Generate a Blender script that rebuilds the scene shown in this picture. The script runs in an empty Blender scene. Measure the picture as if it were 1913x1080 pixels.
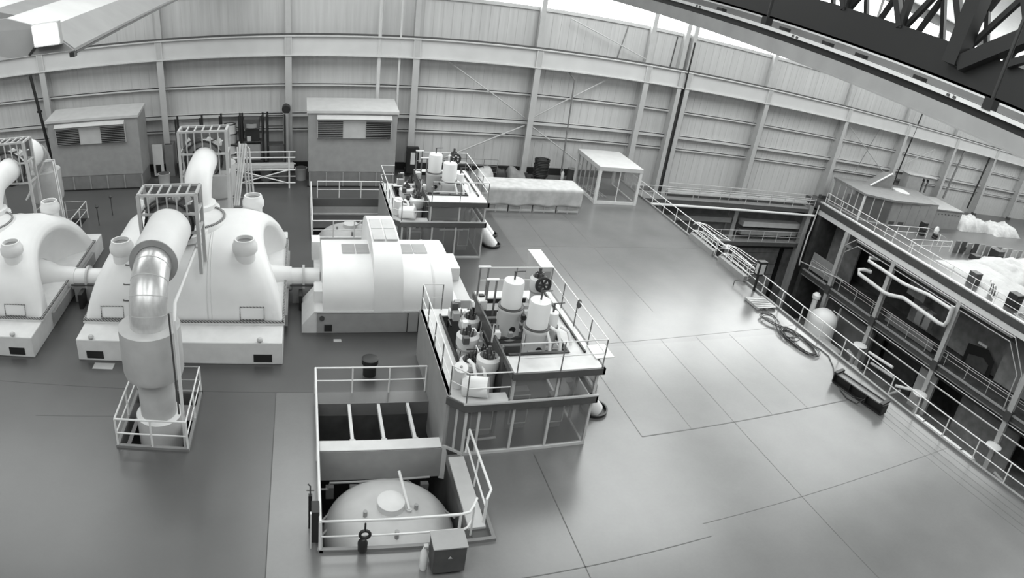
import bpy, math, random
from mathutils import Vector, Matrix

# ------------------------------------------------------------------ camera
SC = bpy.context.scene
COL = SC.collection
R = math.radians
F, CX, CY = 1248.1, 565.7, 502.1            # cylinder focal length and centre in the 1913 x 1080 frame
PITCH, ROLL, CAMZ = R(25.96), R(-0.14), 14.0
cam = bpy.data.cameras.new('camera')
cam.type = 'PANO'
cam.panorama_type = 'CENTRAL_CYLINDRICAL'   # swing-lens panoramic camera
cam.central_cylindrical_range_u_min = (0 - CX) / F
cam.central_cylindrical_range_u_max = (1913 - CX) / F
cam.central_cylindrical_range_v_min = -(1080 - CY) / F
cam.central_cylindrical_range_v_max = CY / F
cam.central_cylindrical_radius = 1.0
cam.clip_start = 0.1
cam.clip_end = 500
co = bpy.data.objects.new('camera', cam)
COL.objects.link(co)
co.matrix_world = Matrix.Translation((0, 0, CAMZ)) @ Matrix.Rotation(R(90) - PITCH, 4, 'X') @ Matrix.Rotation(ROLL, 4, 'Z')
SC.camera = co

# ------------------------------------------------------------------ world, lights, exposure
SC.view_settings.view_transform = 'Standard'
SC.view_settings.look = 'None'
SC.view_settings.gamma = 1
SC.view_settings.use_curve_mapping = False
SC.view_settings.exposure = 0.0
w = bpy.data.worlds.new('world'); SC.world = w; w.use_nodes = True
w.node_tree.nodes['Background'].inputs[0].default_value = (0.5, 0.5, 0.5, 1)
w.node_tree.nodes['Background'].inputs[1].default_value = 0.3
def area(name, loc, sx, sy, power, rot=(0, 0, 0)):
    l = bpy.data.lights.new(name, 'AREA'); l.shape = 'RECTANGLE'; l.size = sx; l.size_y = sy; l.energy = power; l.color = (.972, 1.0, .985)
    o = bpy.data.objects.new(name, l); COL.objects.link(o); o.location = loc; o.rotation_euler = rot
    return o
# broad unseen area lights, added under the roof to light the hall
for i, (x, y, pw) in enumerate([(-22, 6, 2800), (-20, 32, 2700), (-2, 4, 3000), (0, 32, 3000), (20, 5, 2900), (20, 32, 3900),
                               (42, 6, 1800), (42, 32, 3000), (64, 30, 3600), (84, 30, 3000)]):
    area('roof_fill_light', (x, y, 19.3), 17, 14, pw)

# ------------------------------------------------------------------ materials
def mat(name, v, rough=0.6, metal=0.0, noise=0.0, scale=3.0, bump=0.0, spec=0.5, stretch=None):
    m = bpy.data.materials.new(name); m.use_nodes = True
    nt = m.node_tree; b = nt.nodes['Principled BSDF']
    b.inputs['Base Color'].default_value = (v, v, v, 1)
    b.inputs['Roughness'].default_value = rough
    b.inputs['Metallic'].default_value = metal
    b.inputs['Specular IOR Level'].default_value = spec
    if noise or bump:
        tc = nt.nodes.new('ShaderNodeTexCoord'); n = nt.nodes.new('ShaderNodeTexNoise')
        n.inputs['Scale'].default_value = scale; n.inputs['Detail'].default_value = 5
        src = tc.outputs['Object']
        if stretch:
            mp = nt.nodes.new('ShaderNodeMapping'); mp.inputs['Scale'].default_value = stretch
            nt.links.new(src, mp.inputs[0]); src = mp.outputs[0]
        nt.links.new(src, n.inputs['Vector'])
        if noise:
            mr = nt.nodes.new('ShaderNodeMapRange')
            mr.inputs[1].default_value = 0.3; mr.inputs[2].default_value = 0.7
            mr.inputs[3].default_value = max(v * (1 - noise), 0); mr.inputs[4].default_value = min(v * (1 + noise), 1)
            nt.links.new(n.outputs['Fac'], mr.inputs[0]); nt.links.new(mr.outputs[0], b.inputs['Base Color'])
        if bump:
            bp = nt.nodes.new('ShaderNodeBump'); bp.inputs['Strength'].default_value = bump
            nt.links.new(n.outputs['Fac'], bp.inputs['Height']); nt.links.new(bp.outputs[0], b.inputs['Normal'])
    return m
def emis(name, v, s):
    m = bpy.data.materials.new(name); m.use_nodes = True
    nt = m.node_tree; nt.nodes.remove(nt.nodes['Principled BSDF'])
    e = nt.nodes.new('ShaderNodeEmission'); e.inputs[0].default_value = (v * .975, v, v * .985, 1); e.inputs[1].default_value = s
    nt.links.new(e.outputs[0], nt.nodes['Material Output'].inputs[0]); return m
def glass(name, v, fac):
    m = bpy.data.materials.new(name); m.use_nodes = True
    nt = m.node_tree; b = nt.nodes['Principled BSDF']
    b.inputs['Base Color'].default_value = (v, v, v, 1); b.inputs['Roughness'].default_value = 0.25
    t = nt.nodes.new('ShaderNodeBsdfTransparent'); mx = nt.nodes.new('ShaderNodeMixShader'); mx.inputs[0].default_value = fac
    nt.links.new(t.outputs[0], mx.inputs[1]); nt.links.new(b.outputs[0], mx.inputs[2])
    nt.links.new(mx.outputs[0], nt.nodes['Material Output'].inputs[0]); return m
M = dict(
    white=mat('white_enamel', 0.76, 0.45, noise=0.03, scale=1.2),
    offwhite=mat('off_white_paint', 0.66, 0.5, noise=0.06, scale=2),
    lightgrey=mat('light_grey_paint', 0.50, 0.5, noise=0.06, scale=2),
    grey=mat('grey_paint', 0.30, 0.5, noise=0.08, scale=2),
    midgrey=mat('mid_grey_paint', 0.20, 0.5, noise=0.1, scale=2),
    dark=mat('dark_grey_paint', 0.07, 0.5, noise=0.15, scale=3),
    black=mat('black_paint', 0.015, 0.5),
    rail=mat('railing_white_paint', 0.75, 0.4),
    darkrail=mat('railing_grey_paint', 0.16, 0.4),
    steel=mat('column_grey_paint', 0.44, 0.55, noise=0.06, scale=1.5),
    girder=mat('girder_paint', 0.56, 0.5, noise=0.04, scale=1.0),
    sheet=mat('wall_sheeting', 0.50, 0.6, noise=0.07, scale=1.0, stretch=(6, 1, .25)),
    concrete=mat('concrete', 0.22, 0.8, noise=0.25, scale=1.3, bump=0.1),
    dconcrete=mat('shaded_concrete', 0.05, 0.8, noise=0.35, scale=1.5, bump=0.1),  # concrete darkened so its colour carries the shade of pits and recesses
    alu=mat('aluminium_cladding', 0.62, 0.32, metal=0.55, noise=0.06, scale=4, stretch=(3, 3, .4)),
    canvas=mat('tarpaulin', 0.44, 0.8, noise=0.15, scale=2.5, bump=0.3),
    plastic=mat('plastic_sheeting', 0.40, 0.5, noise=0.08, scale=3, bump=0.3),
    wood=mat('timber', 0.35, 0.7, noise=0.35, scale=5, stretch=(1, 6, 1)),
    deck=mat('deck_plate', 0.60, 0.45, noise=0.10, scale=2.5),
    glass=glass('tinted_glass', 0.24, 0.34),
    clear=glass('clear_glass', 0.35, 0.22),
    sky=emis('daylit_glazing', 1.0, 8.5),
    lamp=emis('lamp_glow', 1.0, 9.0),
)

def stripes(name, a, b, k):
    m = bpy.data.materials.new(name); m.use_nodes = True; nt = m.node_tree; bs = nt.nodes['Principled BSDF']
    tc = nt.nodes.new('ShaderNodeTexCoord'); wv = nt.nodes.new('ShaderNodeTexWave'); wv.bands_direction = 'DIAGONAL'; wv.inputs['Scale'].default_value = k
    cr = nt.nodes.new('ShaderNodeValToRGB'); cr.color_ramp.elements[0].color = (a, a, a, 1); cr.color_ramp.elements[1].color = (b, b, b, 1); cr.color_ramp.elements[0].position = .45; cr.color_ramp.elements[1].position = .55
    nt.links.new(tc.outputs['Object'], wv.inputs['Vector']); nt.links.new(wv.outputs['Fac'], cr.inputs[0]); nt.links.new(cr.outputs[0], bs.inputs['Base Color'])
    return m
M['bolts'] = stripes('bolt_row', .07, .34, 5.0)

# ------------------------------------------------------------------ mesh helpers
class MB:
    def __init__(s): s.v = []; s.f = []
    def add(s, vs, fs):
        n = len(s.v); s.v += [tuple(p) for p in vs]; s.f += [tuple(i + n for i in q) for q in fs]; return s
    def box(s, x0, y0, z0, x1, y1, z1):
        if x0 > x1: x0, x1 = x1, x0
        if y0 > y1: y0, y1 = y1, y0
        if z0 > z1: z0, z1 = z1, z0
        v = [(x0, y0, z0), (x1, y0, z0), (x1, y1, z0), (x0, y1, z0), (x0, y0, z1), (x1, y0, z1), (x1, y1, z1), (x0, y1, z1)]
        return s.add(v, [(0, 3, 2, 1), (4, 5, 6, 7), (0, 1, 5, 4), (1, 2, 6, 5), (2, 3, 7, 6), (3, 0, 4, 7)])
    def bar(s, a, b, w, h=None):            # rectangular bar from a to b
        a = Vector(a); b = Vector(b); h = h or w
        d = (b - a).normalized(); up = Vector((0, 0, 1)) if abs(d.z) < .95 else Vector((0, 1, 0))
        r = d.cross(up).normalized() * w / 2; u = r.cross(d).normalized() * h / 2
        v = [p + i * r + j * u for p in (a, b) for i, j in ((-1, -1), (1, -1), (1, 1), (-1, 1))]
        return s.add(v, [(3, 2, 1, 0), (4, 5, 6, 7), (0, 1, 5, 4), (1, 2, 6, 5), (2, 3, 7, 6), (3, 0, 4, 7)])
    def tube(s, pts, r, n=10, caps=True, r1=None):
        pts = [Vector(p) for p in pts]; rs = [r] * len(pts) if r1 is None else [r + (r1 - r) * i / (len(pts) - 1) for i in range(len(pts))]
        vs = []; prev = None
        for i, p in enumerate(pts):
            d = ((pts[i + 1] if i + 1 < len(pts) else p) - (pts[i - 1] if i else p)).normalized()
            if prev is None:
                up = Vector((0, 0, 1)) if abs(d.z) < .9 else Vector((1, 0, 0)); a = d.cross(up).normalized()
            else:
                a = (prev - d * prev.dot(d)).normalized()
            prev = a; b = d.cross(a)
            vs += [p + (a * math.cos(t) + b * math.sin(t)) * rs[i] for t in [2 * math.pi * k / n for k in range(n)]]
        fs = [(i * n + k, i * n + (k + 1) % n, (i + 1) * n + (k + 1) % n, (i + 1) * n + k) for i in range(len(pts) - 1) for k in range(n)]
        if caps: fs += [tuple(range(n))[::-1], tuple((len(pts) - 1) * n + k for k in range(n))]
        return s.add(vs, fs)
    def lathe(s, c, prof, n=28, axis='Z', caps=True):   # prof: (radius, offset) along the axis
        c = Vector(c); vs = []
        for r, h in prof:
            for k in range(n):
                t = 2 * math.pi * k / n; p, q = r * math.cos(t), r * math.sin(t)
                vs.append(c + Vector({'Z': (p, q, h), 'Y': (p, h, -q), 'X': (h, p, q)}[axis]))
        fs = [(i * n + k, i * n + (k + 1) % n, (i + 1) * n + (k + 1) % n, (i + 1) * n + k) for i in range(len(prof) - 1) for k in range(n)]
        if caps: fs += [tuple(range(n))[::-1], tuple((len(prof) - 1) * n + k for k in range(n))]
        return s.add(vs, fs)
    def cyl(s, c, r, h, n=24): return s.lathe(c, [(r, 0), (r, h)], n)
    def prism(s, poly, z0, z1):
        n = len(poly)
        return s.add([(x, y, z0) for x, y in poly] + [(x, y, z1) for x, y in poly],
                     [tuple(range(n))[::-1], tuple(range(n, 2 * n))] + [(i, (i + 1) % n, n + (i + 1) % n, n + i) for i in range(n)])
    def extrude(s, poly, d):                 # 3D polygon pushed along vector d
        n = len(poly); d = Vector(d)
        return s.add([Vector(p) for p in poly] + [Vector(p) + d for p in poly],
                     [tuple(range(n))[::-1], tuple(range(n, 2 * n))] + [(i, (i + 1) % n, n + (i + 1) % n, n + i) for i in range(n)])
    def grid(s, nu, nv, fn, wrap=False):
        vs = [fn(i / nu, j / nv) for i in range(nu + 1) for j in range(nv + 1)]
        W = nv + 1
        return s.add(vs, [(i * W + j, i * W + j + 1, (i + 1) * W + j + 1, (i + 1) * W + j) for i in range(nu) for j in range(nv)])
    def build(s, name, m, parent=None, loc=None, bevel=0, smooth=True, solid=0, ang=40):
        o0 = Vector(parent.get('_o', (0, 0, 0))) if parent is not None else Vector(loc or (0, 0, 0))
        me = bpy.data.meshes.new(name)
        me.from_pydata([Vector(p) - o0 for p in s.v], [], s.f)
        me.materials.append(M[m] if isinstance(m, str) else m)
        if smooth:
            for p in me.polygons: p.use_smooth = True
            me.set_sharp_from_angle(angle=R(ang))
        o = bpy.data.objects.new(name, me); COL.objects.link(o)
        if parent is not None:
            o.parent = parent; o['_o'] = list(o0)
        else:
            o.location = o0; o['_o'] = list(o0)
        if solid:
            md = o.modifiers.new('solid', 'SOLIDIFY'); md.thickness = solid
        if bevel:
            md = o.modifiers.new('bevel', 'BEVEL'); md.width = bevel; md.segments = 2; md.limit_method = 'ANGLE'
        return o
def tag(o, label, cat, group=None, kind=None):
    o['label'] = label; o['category'] = cat
    if group: o['group'] = group
    if kind: o['kind'] = kind
    return o
def thing(name, label, cat, loc, group=None):
    o = bpy.data.objects.new(name, None); COL.objects.link(o); o.location = loc; o['_o'] = list(loc)
    o.empty_display_size = .2
    return tag(o, label, cat, group)
def struct(mb, name, m, **k):
    o = mb.build(name, m, **k); o['kind'] = 'structure'; return o
def arc(c, r, a0, a1, n, plane='YZ'):
    out = []
    for i in range(n + 1):
        t = R(a0 + (a1 - a0) * i / n); p, q = r * math.cos(t), r * math.sin(t)
        out.append((c[0], c[1] + p, c[2] + q) if plane == 'YZ' else (c[0] + p, c[1], c[2] + q) if plane == 'XZ' else (c[0] + p, c[1] + q, c[2]))
    return out
def railing(label, pts, h=1.05, group=None, m='rail', pm=None, posts=1.5, r=.025, mid=(.5,), name='safety_railing', skip=(), kick=False):
    # pts: floor-level corners; rails follow them
    t = thing(name, label, 'railing', pts[0], group)
    MB().tube([(x, y, z + h) for x, y, z in pts], r, 8).build('top_rail', m, t)
    for q in mid: MB().tube([(x, y, z + h * q) for x, y, z in pts], r * .8, 8).build('mid_rail', m, t)
    done = []
    for i in range(len(pts) - 1):
        a, b = Vector(pts[i]), Vector(pts[i + 1]); L = (b - a).length; n = max(1, round(L / posts))
        for k in range(n + 1):
            p = a.lerp(b, k / n)
            if any((p - q).length < .2 for q in done): continue
            done.append(p)
            MB().tube([p, p + Vector((0, 0, h))], r, 8).build('post', pm or m, t)
    if kick:
        k = MB()
        for i in range(len(pts) - 1):
            a, b = Vector(pts[i]), Vector(pts[i + 1]); k.bar(a + Vector((0, 0, .07)), b + Vector((0, 0, .07)), .03, .12)
        k.build('toe_board', pm or m, t)
    return t
random.seed(7)
# ------------------------------------------------------------------ the hall
def floor_mat(name, v, rough=0.3):
    m = bpy.data.materials.new(name); m.use_nodes = True; nt = m.node_tree; b = nt.nodes['Principled BSDF']
    tc = nt.nodes.new('ShaderNodeTexCoord'); n = nt.nodes.new('ShaderNodeTexNoise'); n.inputs['Scale'].default_value = .35; n.inputs['Detail'].default_value = 6
    n2 = nt.nodes.new('ShaderNodeTexNoise'); n2.inputs['Scale'].default_value = 9; n2.inputs['Detail'].default_value = 4
    nt.links.new(tc.outputs['Object'], n.inputs['Vector']); nt.links.new(tc.outputs['Object'], n2.inputs['Vector'])
    mr = nt.nodes.new('ShaderNodeMapRange'); mr.inputs[1].default_value = .15; mr.inputs[2].default_value = .85; mr.inputs[3].default_value = v * .75; mr.inputs[4].default_value = v * 1.2
    nt.links.new(n.outputs['Fac'], mr.inputs[0])
    mx = nt.nodes.new('ShaderNodeMath'); mx.operation = 'MULTIPLY_ADD'; mx.inputs[1].default_value = v * .10; 
    nt.links.new(n2.outputs['Fac'], mx.inputs[0]); nt.links.new(mr.outputs[0], mx.inputs[2])
    nt.links.new(mx.outputs[0], b.inputs['Base Color'])
    rr = nt.nodes.new('ShaderNodeMapRange'); rr.inputs[1].default_value = .1; rr.inputs[2].default_value = .9; rr.inputs[3].default_value = rough; rr.inputs[4].default_value = rough * 1.02
    nt.links.new(n.outputs['Fac'], rr.inputs[0]); nt.links.new(rr.outputs[0], b.inputs['Roughness'])
    b.inputs['Specular IOR Level'].default_value = .75
    return m
M['floor'] = floor_mat('sealed_floor', .080, .30)
M['floorlight'] = floor_mat('glare_sealed_floor', .145, .25)  # paler slab tone with reflected daylight put into the colour
M['floormid'] = floor_mat('glare_mid_floor', .13, .25)  # base colour raised where the clerestory glares on the floor
WY = 44.7
holes = [(.5, 12.25, 4.45, 15.95), (.5, 16.4, 4.45, 18.3), (.55, 32.4, 4.9, 38.5), (-5.75, 15.95, -3.6, 18.8), (-5.75, 33, -3.3, 35.8), (-15.4, 33, -12.8, 35.8)]
def slab(x0, y0, x1, y1, z0, z1, holes):
    xs = sorted({x0, x1} | {h[i] for h in holes for i in (0, 2) if x0 < h[i] < x1})
    ys = sorted({y0, y1} | {h[i] for h in holes for i in (1, 3) if y0 < h[i] < y1})
    b = MB()
    for i in range(len(xs) - 1):
        for j in range(len(ys) - 1):
            cx, cy = (xs[i] + xs[i + 1]) / 2, (ys[j] + ys[j + 1]) / 2
            if any(h[0] < cx < h[2] and h[1] < cy < h[3] for h in holes): continue
            b.box(xs[i], ys[j], z0, xs[i + 1], ys[j + 1], z1)
    return b
struct(slab(-34, -16, 23.7, WY, -.5, 0, holes + [(-.94, -16, 11.15, 18.95), (11.15, -16, 23.7, WY)]), 'floor', 'floor', smooth=False)
# paler slab tones, raised further to hold the glare on this floor
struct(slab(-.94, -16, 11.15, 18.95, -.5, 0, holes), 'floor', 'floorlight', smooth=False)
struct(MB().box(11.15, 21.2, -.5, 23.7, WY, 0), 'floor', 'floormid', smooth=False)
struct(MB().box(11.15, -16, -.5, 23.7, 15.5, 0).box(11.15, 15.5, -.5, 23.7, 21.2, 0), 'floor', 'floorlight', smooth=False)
j = MB()
def jl(x0, y0, x1, y1, w=.03):
    j.bar((x0, y0, .001), (x1, y1, .001), w, .004)
jl(-.94, -16, -.94, 18.95); jl(-34, 18.95, .5, 18.95); jl(-.94, 10.9, 11.15, 10.9); jl(11.15, 11.4, 23.5, 11.2, .02)
jl(11.15, 15.5, 21.4, 15.5, .05); jl(11.15, 15.5, 11.15, 21.2); jl(9.1, 21.3, 23.5, 21.9, .02); jl(7.15, -16, 7.15, 15.3)
for x in (13.2, 15.1, 17, 18.9): jl(x, 15.5, x, 21.5, .015)
jl(15.1, -16, 15.1, 15.5, .02); jl(11.2, 21.3, 11.2, 36.5); jl(13.2, 21.5, 13.2, 36.5, .03); jl(16, 24, 16, 36.5, .015)
for x in (21.8, 22.2, 22.6, 23.0): jl(x, -10, x, 16, .012)
jl(-9.1, 17.1, -6.1, 17.4, .02); jl(9.1, 31.5, 23.5, 31.5, .012)
struct(j, 'trim_1', 'dark', smooth=False)
struct(MB().box(23.55, -16, -.02, 23.7, WY, .10), 'trim_2', 'midgrey', smooth=False)      # kerb along the equipment well
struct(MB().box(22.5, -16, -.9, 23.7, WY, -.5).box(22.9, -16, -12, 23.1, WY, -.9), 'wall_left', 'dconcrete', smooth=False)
# well bottom and the operating floor on its far side
EX = 43.5
struct(MB().box(23.1, -16, -12.6, 96, WY, -12), 'floor', 'concrete', smooth=False)
struct(MB().box(EX, -16, -.7, 96, WY, 0), 'floor', 'floor', smooth=False)
# far wall
b = MB().box(-34, WY, -.5, 23.7, WY + .3, 11.3).box(23.7, WY, -.5, 96, WY + .3, 11.3)
b.box(-34, WY, 11.3, 6.8, WY + .3, 19.5)
struct(b, 'wall_back', 'sheet', smooth=False)
r_ = MB()
x = -33.8
while x < 95.5:                                      # ribs of the sheeting
    r_.box(x, WY - .018, 0, x + .08, WY, 11.2); x += .62
struct(r_, 'trim_3', 'sheet', smooth=False)
struct(MB().box(-34, WY - .12, 11.2, 96, WY + .1, 11.42), 'trim_4', 'girder', smooth=False)
for n, (a, c) in enumerate([(6.8, 15.4), (15.6, 23.8), (24, 34.8), (35, 44.6), (44.8, 53.5), (53.7, 62.5), (62.7, 96)]):
    o = struct(MB().box(a, WY, 11.42, c, WY + .06, 18.6), 'window_%d' % (n + 1), 'sky', smooth=False)
struct(MB().box(6.6, WY - .1, 18.6, 96, WY + .3, 19.5), 'trim_5', 'girder', smooth=False)
struct(MB().box(-34, WY - .16, 0, 7, WY, .5).box(7, WY - .16, 0, 23.7, WY, .5), 'baseboard_back', 'black', smooth=False)
struct(MB().box(-34.3, -16, -.5, -34, WY, 19.5), 'wall_left', 'sheet', smooth=False)
struct(MB().box(96, -16, -12, 96.3, WY, 19.5), 'wall_right', 'sheet', smooth=False)
struct(MB().box(-34, -16.3, -12, 96, -16, 19.5), 'wall_front', 'sheet', smooth=False)
c_ = MB().box(-34, -16, 19.5, 96, WY, 19.8)
struct(c_, 'ceiling', 'midgrey', smooth=False)
# columns, runway girder, girts
colx = [-25.5, -17.32, -9.14, -.88, 7.28, 15.53, 23.85, 27.35, 35.2, 44.75, 53.59, 62.55, 71.43, 80.3, 89.2]
ordn = ['first', 'second', 'third', 'fourth', 'fifth', 'sixth', 'seventh', 'eighth', 'ninth', 'tenth', 'eleventh', 'twelfth', 'thirteenth', 'fourteenth', 'fifteenth']
CF = 43.73
for i, cx in enumerate(colx):
    z0 = -12 if 23.8 < cx < 43 else 0
    lab = 'grey steel wall column, %s from the left along the far wall' % (ordn[i - 1] if i else 'outermost')
    t = thing('wall_column', lab, 'column', (cx, CF + .4, z0), 'columns of the far wall')
    w2 = .21
    MB().box(cx - w2, CF, z0, cx + w2, CF + .04, 8.8).build('front_flange', 'steel', t, smooth=False)
    MB().box(cx - .03, CF + .04, z0, cx + .03, WY - .04, 8.8).build('web', 'steel', t, smooth=False)
    MB().box(cx - w2, WY - .06, z0, cx + w2, WY - .02, 8.8).build('rear_flange', 'steel', t, smooth=False)
    MB().box(cx - .17, WY - .5, 8.8, cx + .17, WY - .02, 19.2).build('upper_shaft', 'steel', t, smooth=False)
    if z0 == 0: MB().box(cx - .3, CF - .12, 0, cx + .3, CF + .3, .35).build('plinth', 'dark', t, smooth=False)
t = thing('wall_column', 'twin grey steel column beside the expansion joint of the far wall', 'column', (26.75, CF + .4, -12), 'columns of the far wall')
MB().box(26.5, CF, -12, 26.85, CF + .04, 8.8).build('front_flange', 'steel', t, smooth=False)
MB().box(26.65, CF + .04, -12, 26.7, WY - .04, 8.8).build('web', 'steel', t, smooth=False)
MB().box(26.5, WY - .5, 8.8, 26.85, WY - .02, 19.2).build('upper_shaft', 'steel', t, smooth=False)
t = thing('crane_runway_girder', 'long pale crane runway girder carried by the columns of the far wall', 'girder', (0, CF, 7.65))
MB().box(-34, CF + .12, 7.7, 96, CF + .17, 8.8).build('web', 'girder', t, smooth=False)
MB().box(-34, CF - .05, 7.63, 96, CF + .35, 7.7).build('bottom_flange', 'girder', t, smooth=False)
MB().box(-34, CF - .05, 8.8, 96, CF + .35, 8.87).build('top_flange', 'girder', t, smooth=False)
MB().box(-34, CF + .12, 8.87, 96, CF + .2, 8.98).build('crane_rail', 'dark', t, smooth=False)
for cx in colx:
    MB().box(cx - .22, CF - .02, 7.7, cx - .17, CF + .12, 8.8).box(cx + .17, CF - .02, 7.7, cx + .22, CF + .12, 8.8).build('stiffener', 'girder', t, smooth=False)
for z, lab, y in ((5.75, 'upper', 44.45), (3.87, 'middle', 44.35), (2.81, 'lower', 44.5)):
    d = .11 if lab != 'middle' else .2
    t = MB()
    t.box(-34, y, z, 96, WY - .04, z + .05).box(-34, y, z - d, 96, y + .04, z + .05)
    tag(t.build('wall_girt', 'girder', loc=(0, y, z), smooth=False), 'long horizontal steel girt, %s of the three across the far wall' % lab, 'girt', 'girts of the far wall')
def rod(a, b, r, label, name='brace_rod', m='steel', cat='brace', group=None):
    return tag(MB().tube([a, b], r, 6).build(name, m, loc=a), label, cat, group)
y = 44.2
G = 'diagonal wall braces'
rod((9.3, y, 7.6), (15.3, y, 4.1), .05, 'diagonal brace running down from the girder to the fifth wall column', group=G)
rod((9.5, y, .9), (15.3, y, 3.6), .06, 'diagonal brace rising from the dismantled bundles to the fifth wall column', group=G)
rod((15.8, y, 4.2), (21.3, y, 7.6), .05, 'diagonal brace rising from the fifth column toward the girder', group=G)
rod((15.8, y, 3.6), (20.2, y, 1.0), .05, 'diagonal brace running down behind the glazed booth', group=G)
rod((17.5, y, 11.0), (23.6, y, 9.2), .04, 'diagonal brace above the runway girder at the sixth column', group=G)
rod((45.1, y, 7.5), (53.2, y, 3.0), .04, 'diagonal brace running down above the control room', group=G)
rod((53.9, y, 3.9), (59.5, y, 6.9), .04, 'diagonal brace rising right of the cowl above the control room', group=G)
# pipes on the wall
P = lambda pts, r, name, label, cat='pipe', m='dark', n=8, group=None: tag(MB().tube(pts, r, n).build(name, m, loc=pts[0]), label, cat, group)
t = thing('fire_main', 'black vertical pipe with a flange left of the big left vent housing', 'pipe', (-17.5, 43.4, 0))
MB().tube([(-18.1, 43.5, 7.6), (-17.4, 43.5, .0)], .11, 10).build('pipe', 'black', t)
MB().lathe((-17.86, 43.5, 5.0), [(.19, 0), (.19, .12)], 16).build('flange', 'black', t)
P([(4.88, 43.9, 11.2), (4.88, 43.9, 3.9)], .13, 'downpipe', 'wide white downpipe on the wall above the right vent housing', m='girder')
P([(6.2, 43.9, 11.2), (6.2, 43.9, .3)], .075, 'downpipe', 'thin white downpipe beside the fourth wall column', m='girder')
P([(17.83, 43.9, 7.6), (18.35, 43.9, 7.1), (18.5, 43.9, .3)], .06, 'conduit', 'cranked grey conduit down the wall beside the small barrel', m='midgrey')
P([(22, 44.66, 11.1), (21.6, 44.66, 8.9)], .04, 'conduit', 'thin conduit above the runway girder left of the sixth column', m='midgrey')
P([(26.1, 44.66, 11.1), (26.0, 44.66, 8.9)], .04, 'conduit', 'thin dark conduit above the girder left of the twin column', m='dark')
P([(49.6, 44, 7.6), (48.2, 44, 3.1)], .035, 'conduit', 'thin conduit on the wall above the control room roof', m='midgrey')
P([(55.0, 43.9, 11.2), (54.3, 43.9, 2.3)], .07, 'downpipe', 'black downpipe right of the cowl above the control room', m='black')
P([(64.6, 43.9, 7.6), (63.9, 43.9, 1.6)], .13, 'downpipe', 'grey downpipe on the wall above the tarpaulin heap', m='midgrey')
P([(70.2, 43.9, 7.6), (69.6, 43.9, .8)], .1, 'downpipe', 'black downpipe at the far right of the wall', m='black')
# expansion joint line
P([(27.08, 43.7, 11), (27.08, 43.7, -1)], .06, 'joint_strip', 'narrow black strip between the twin columns', 'strip', 'black', 6)
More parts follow.
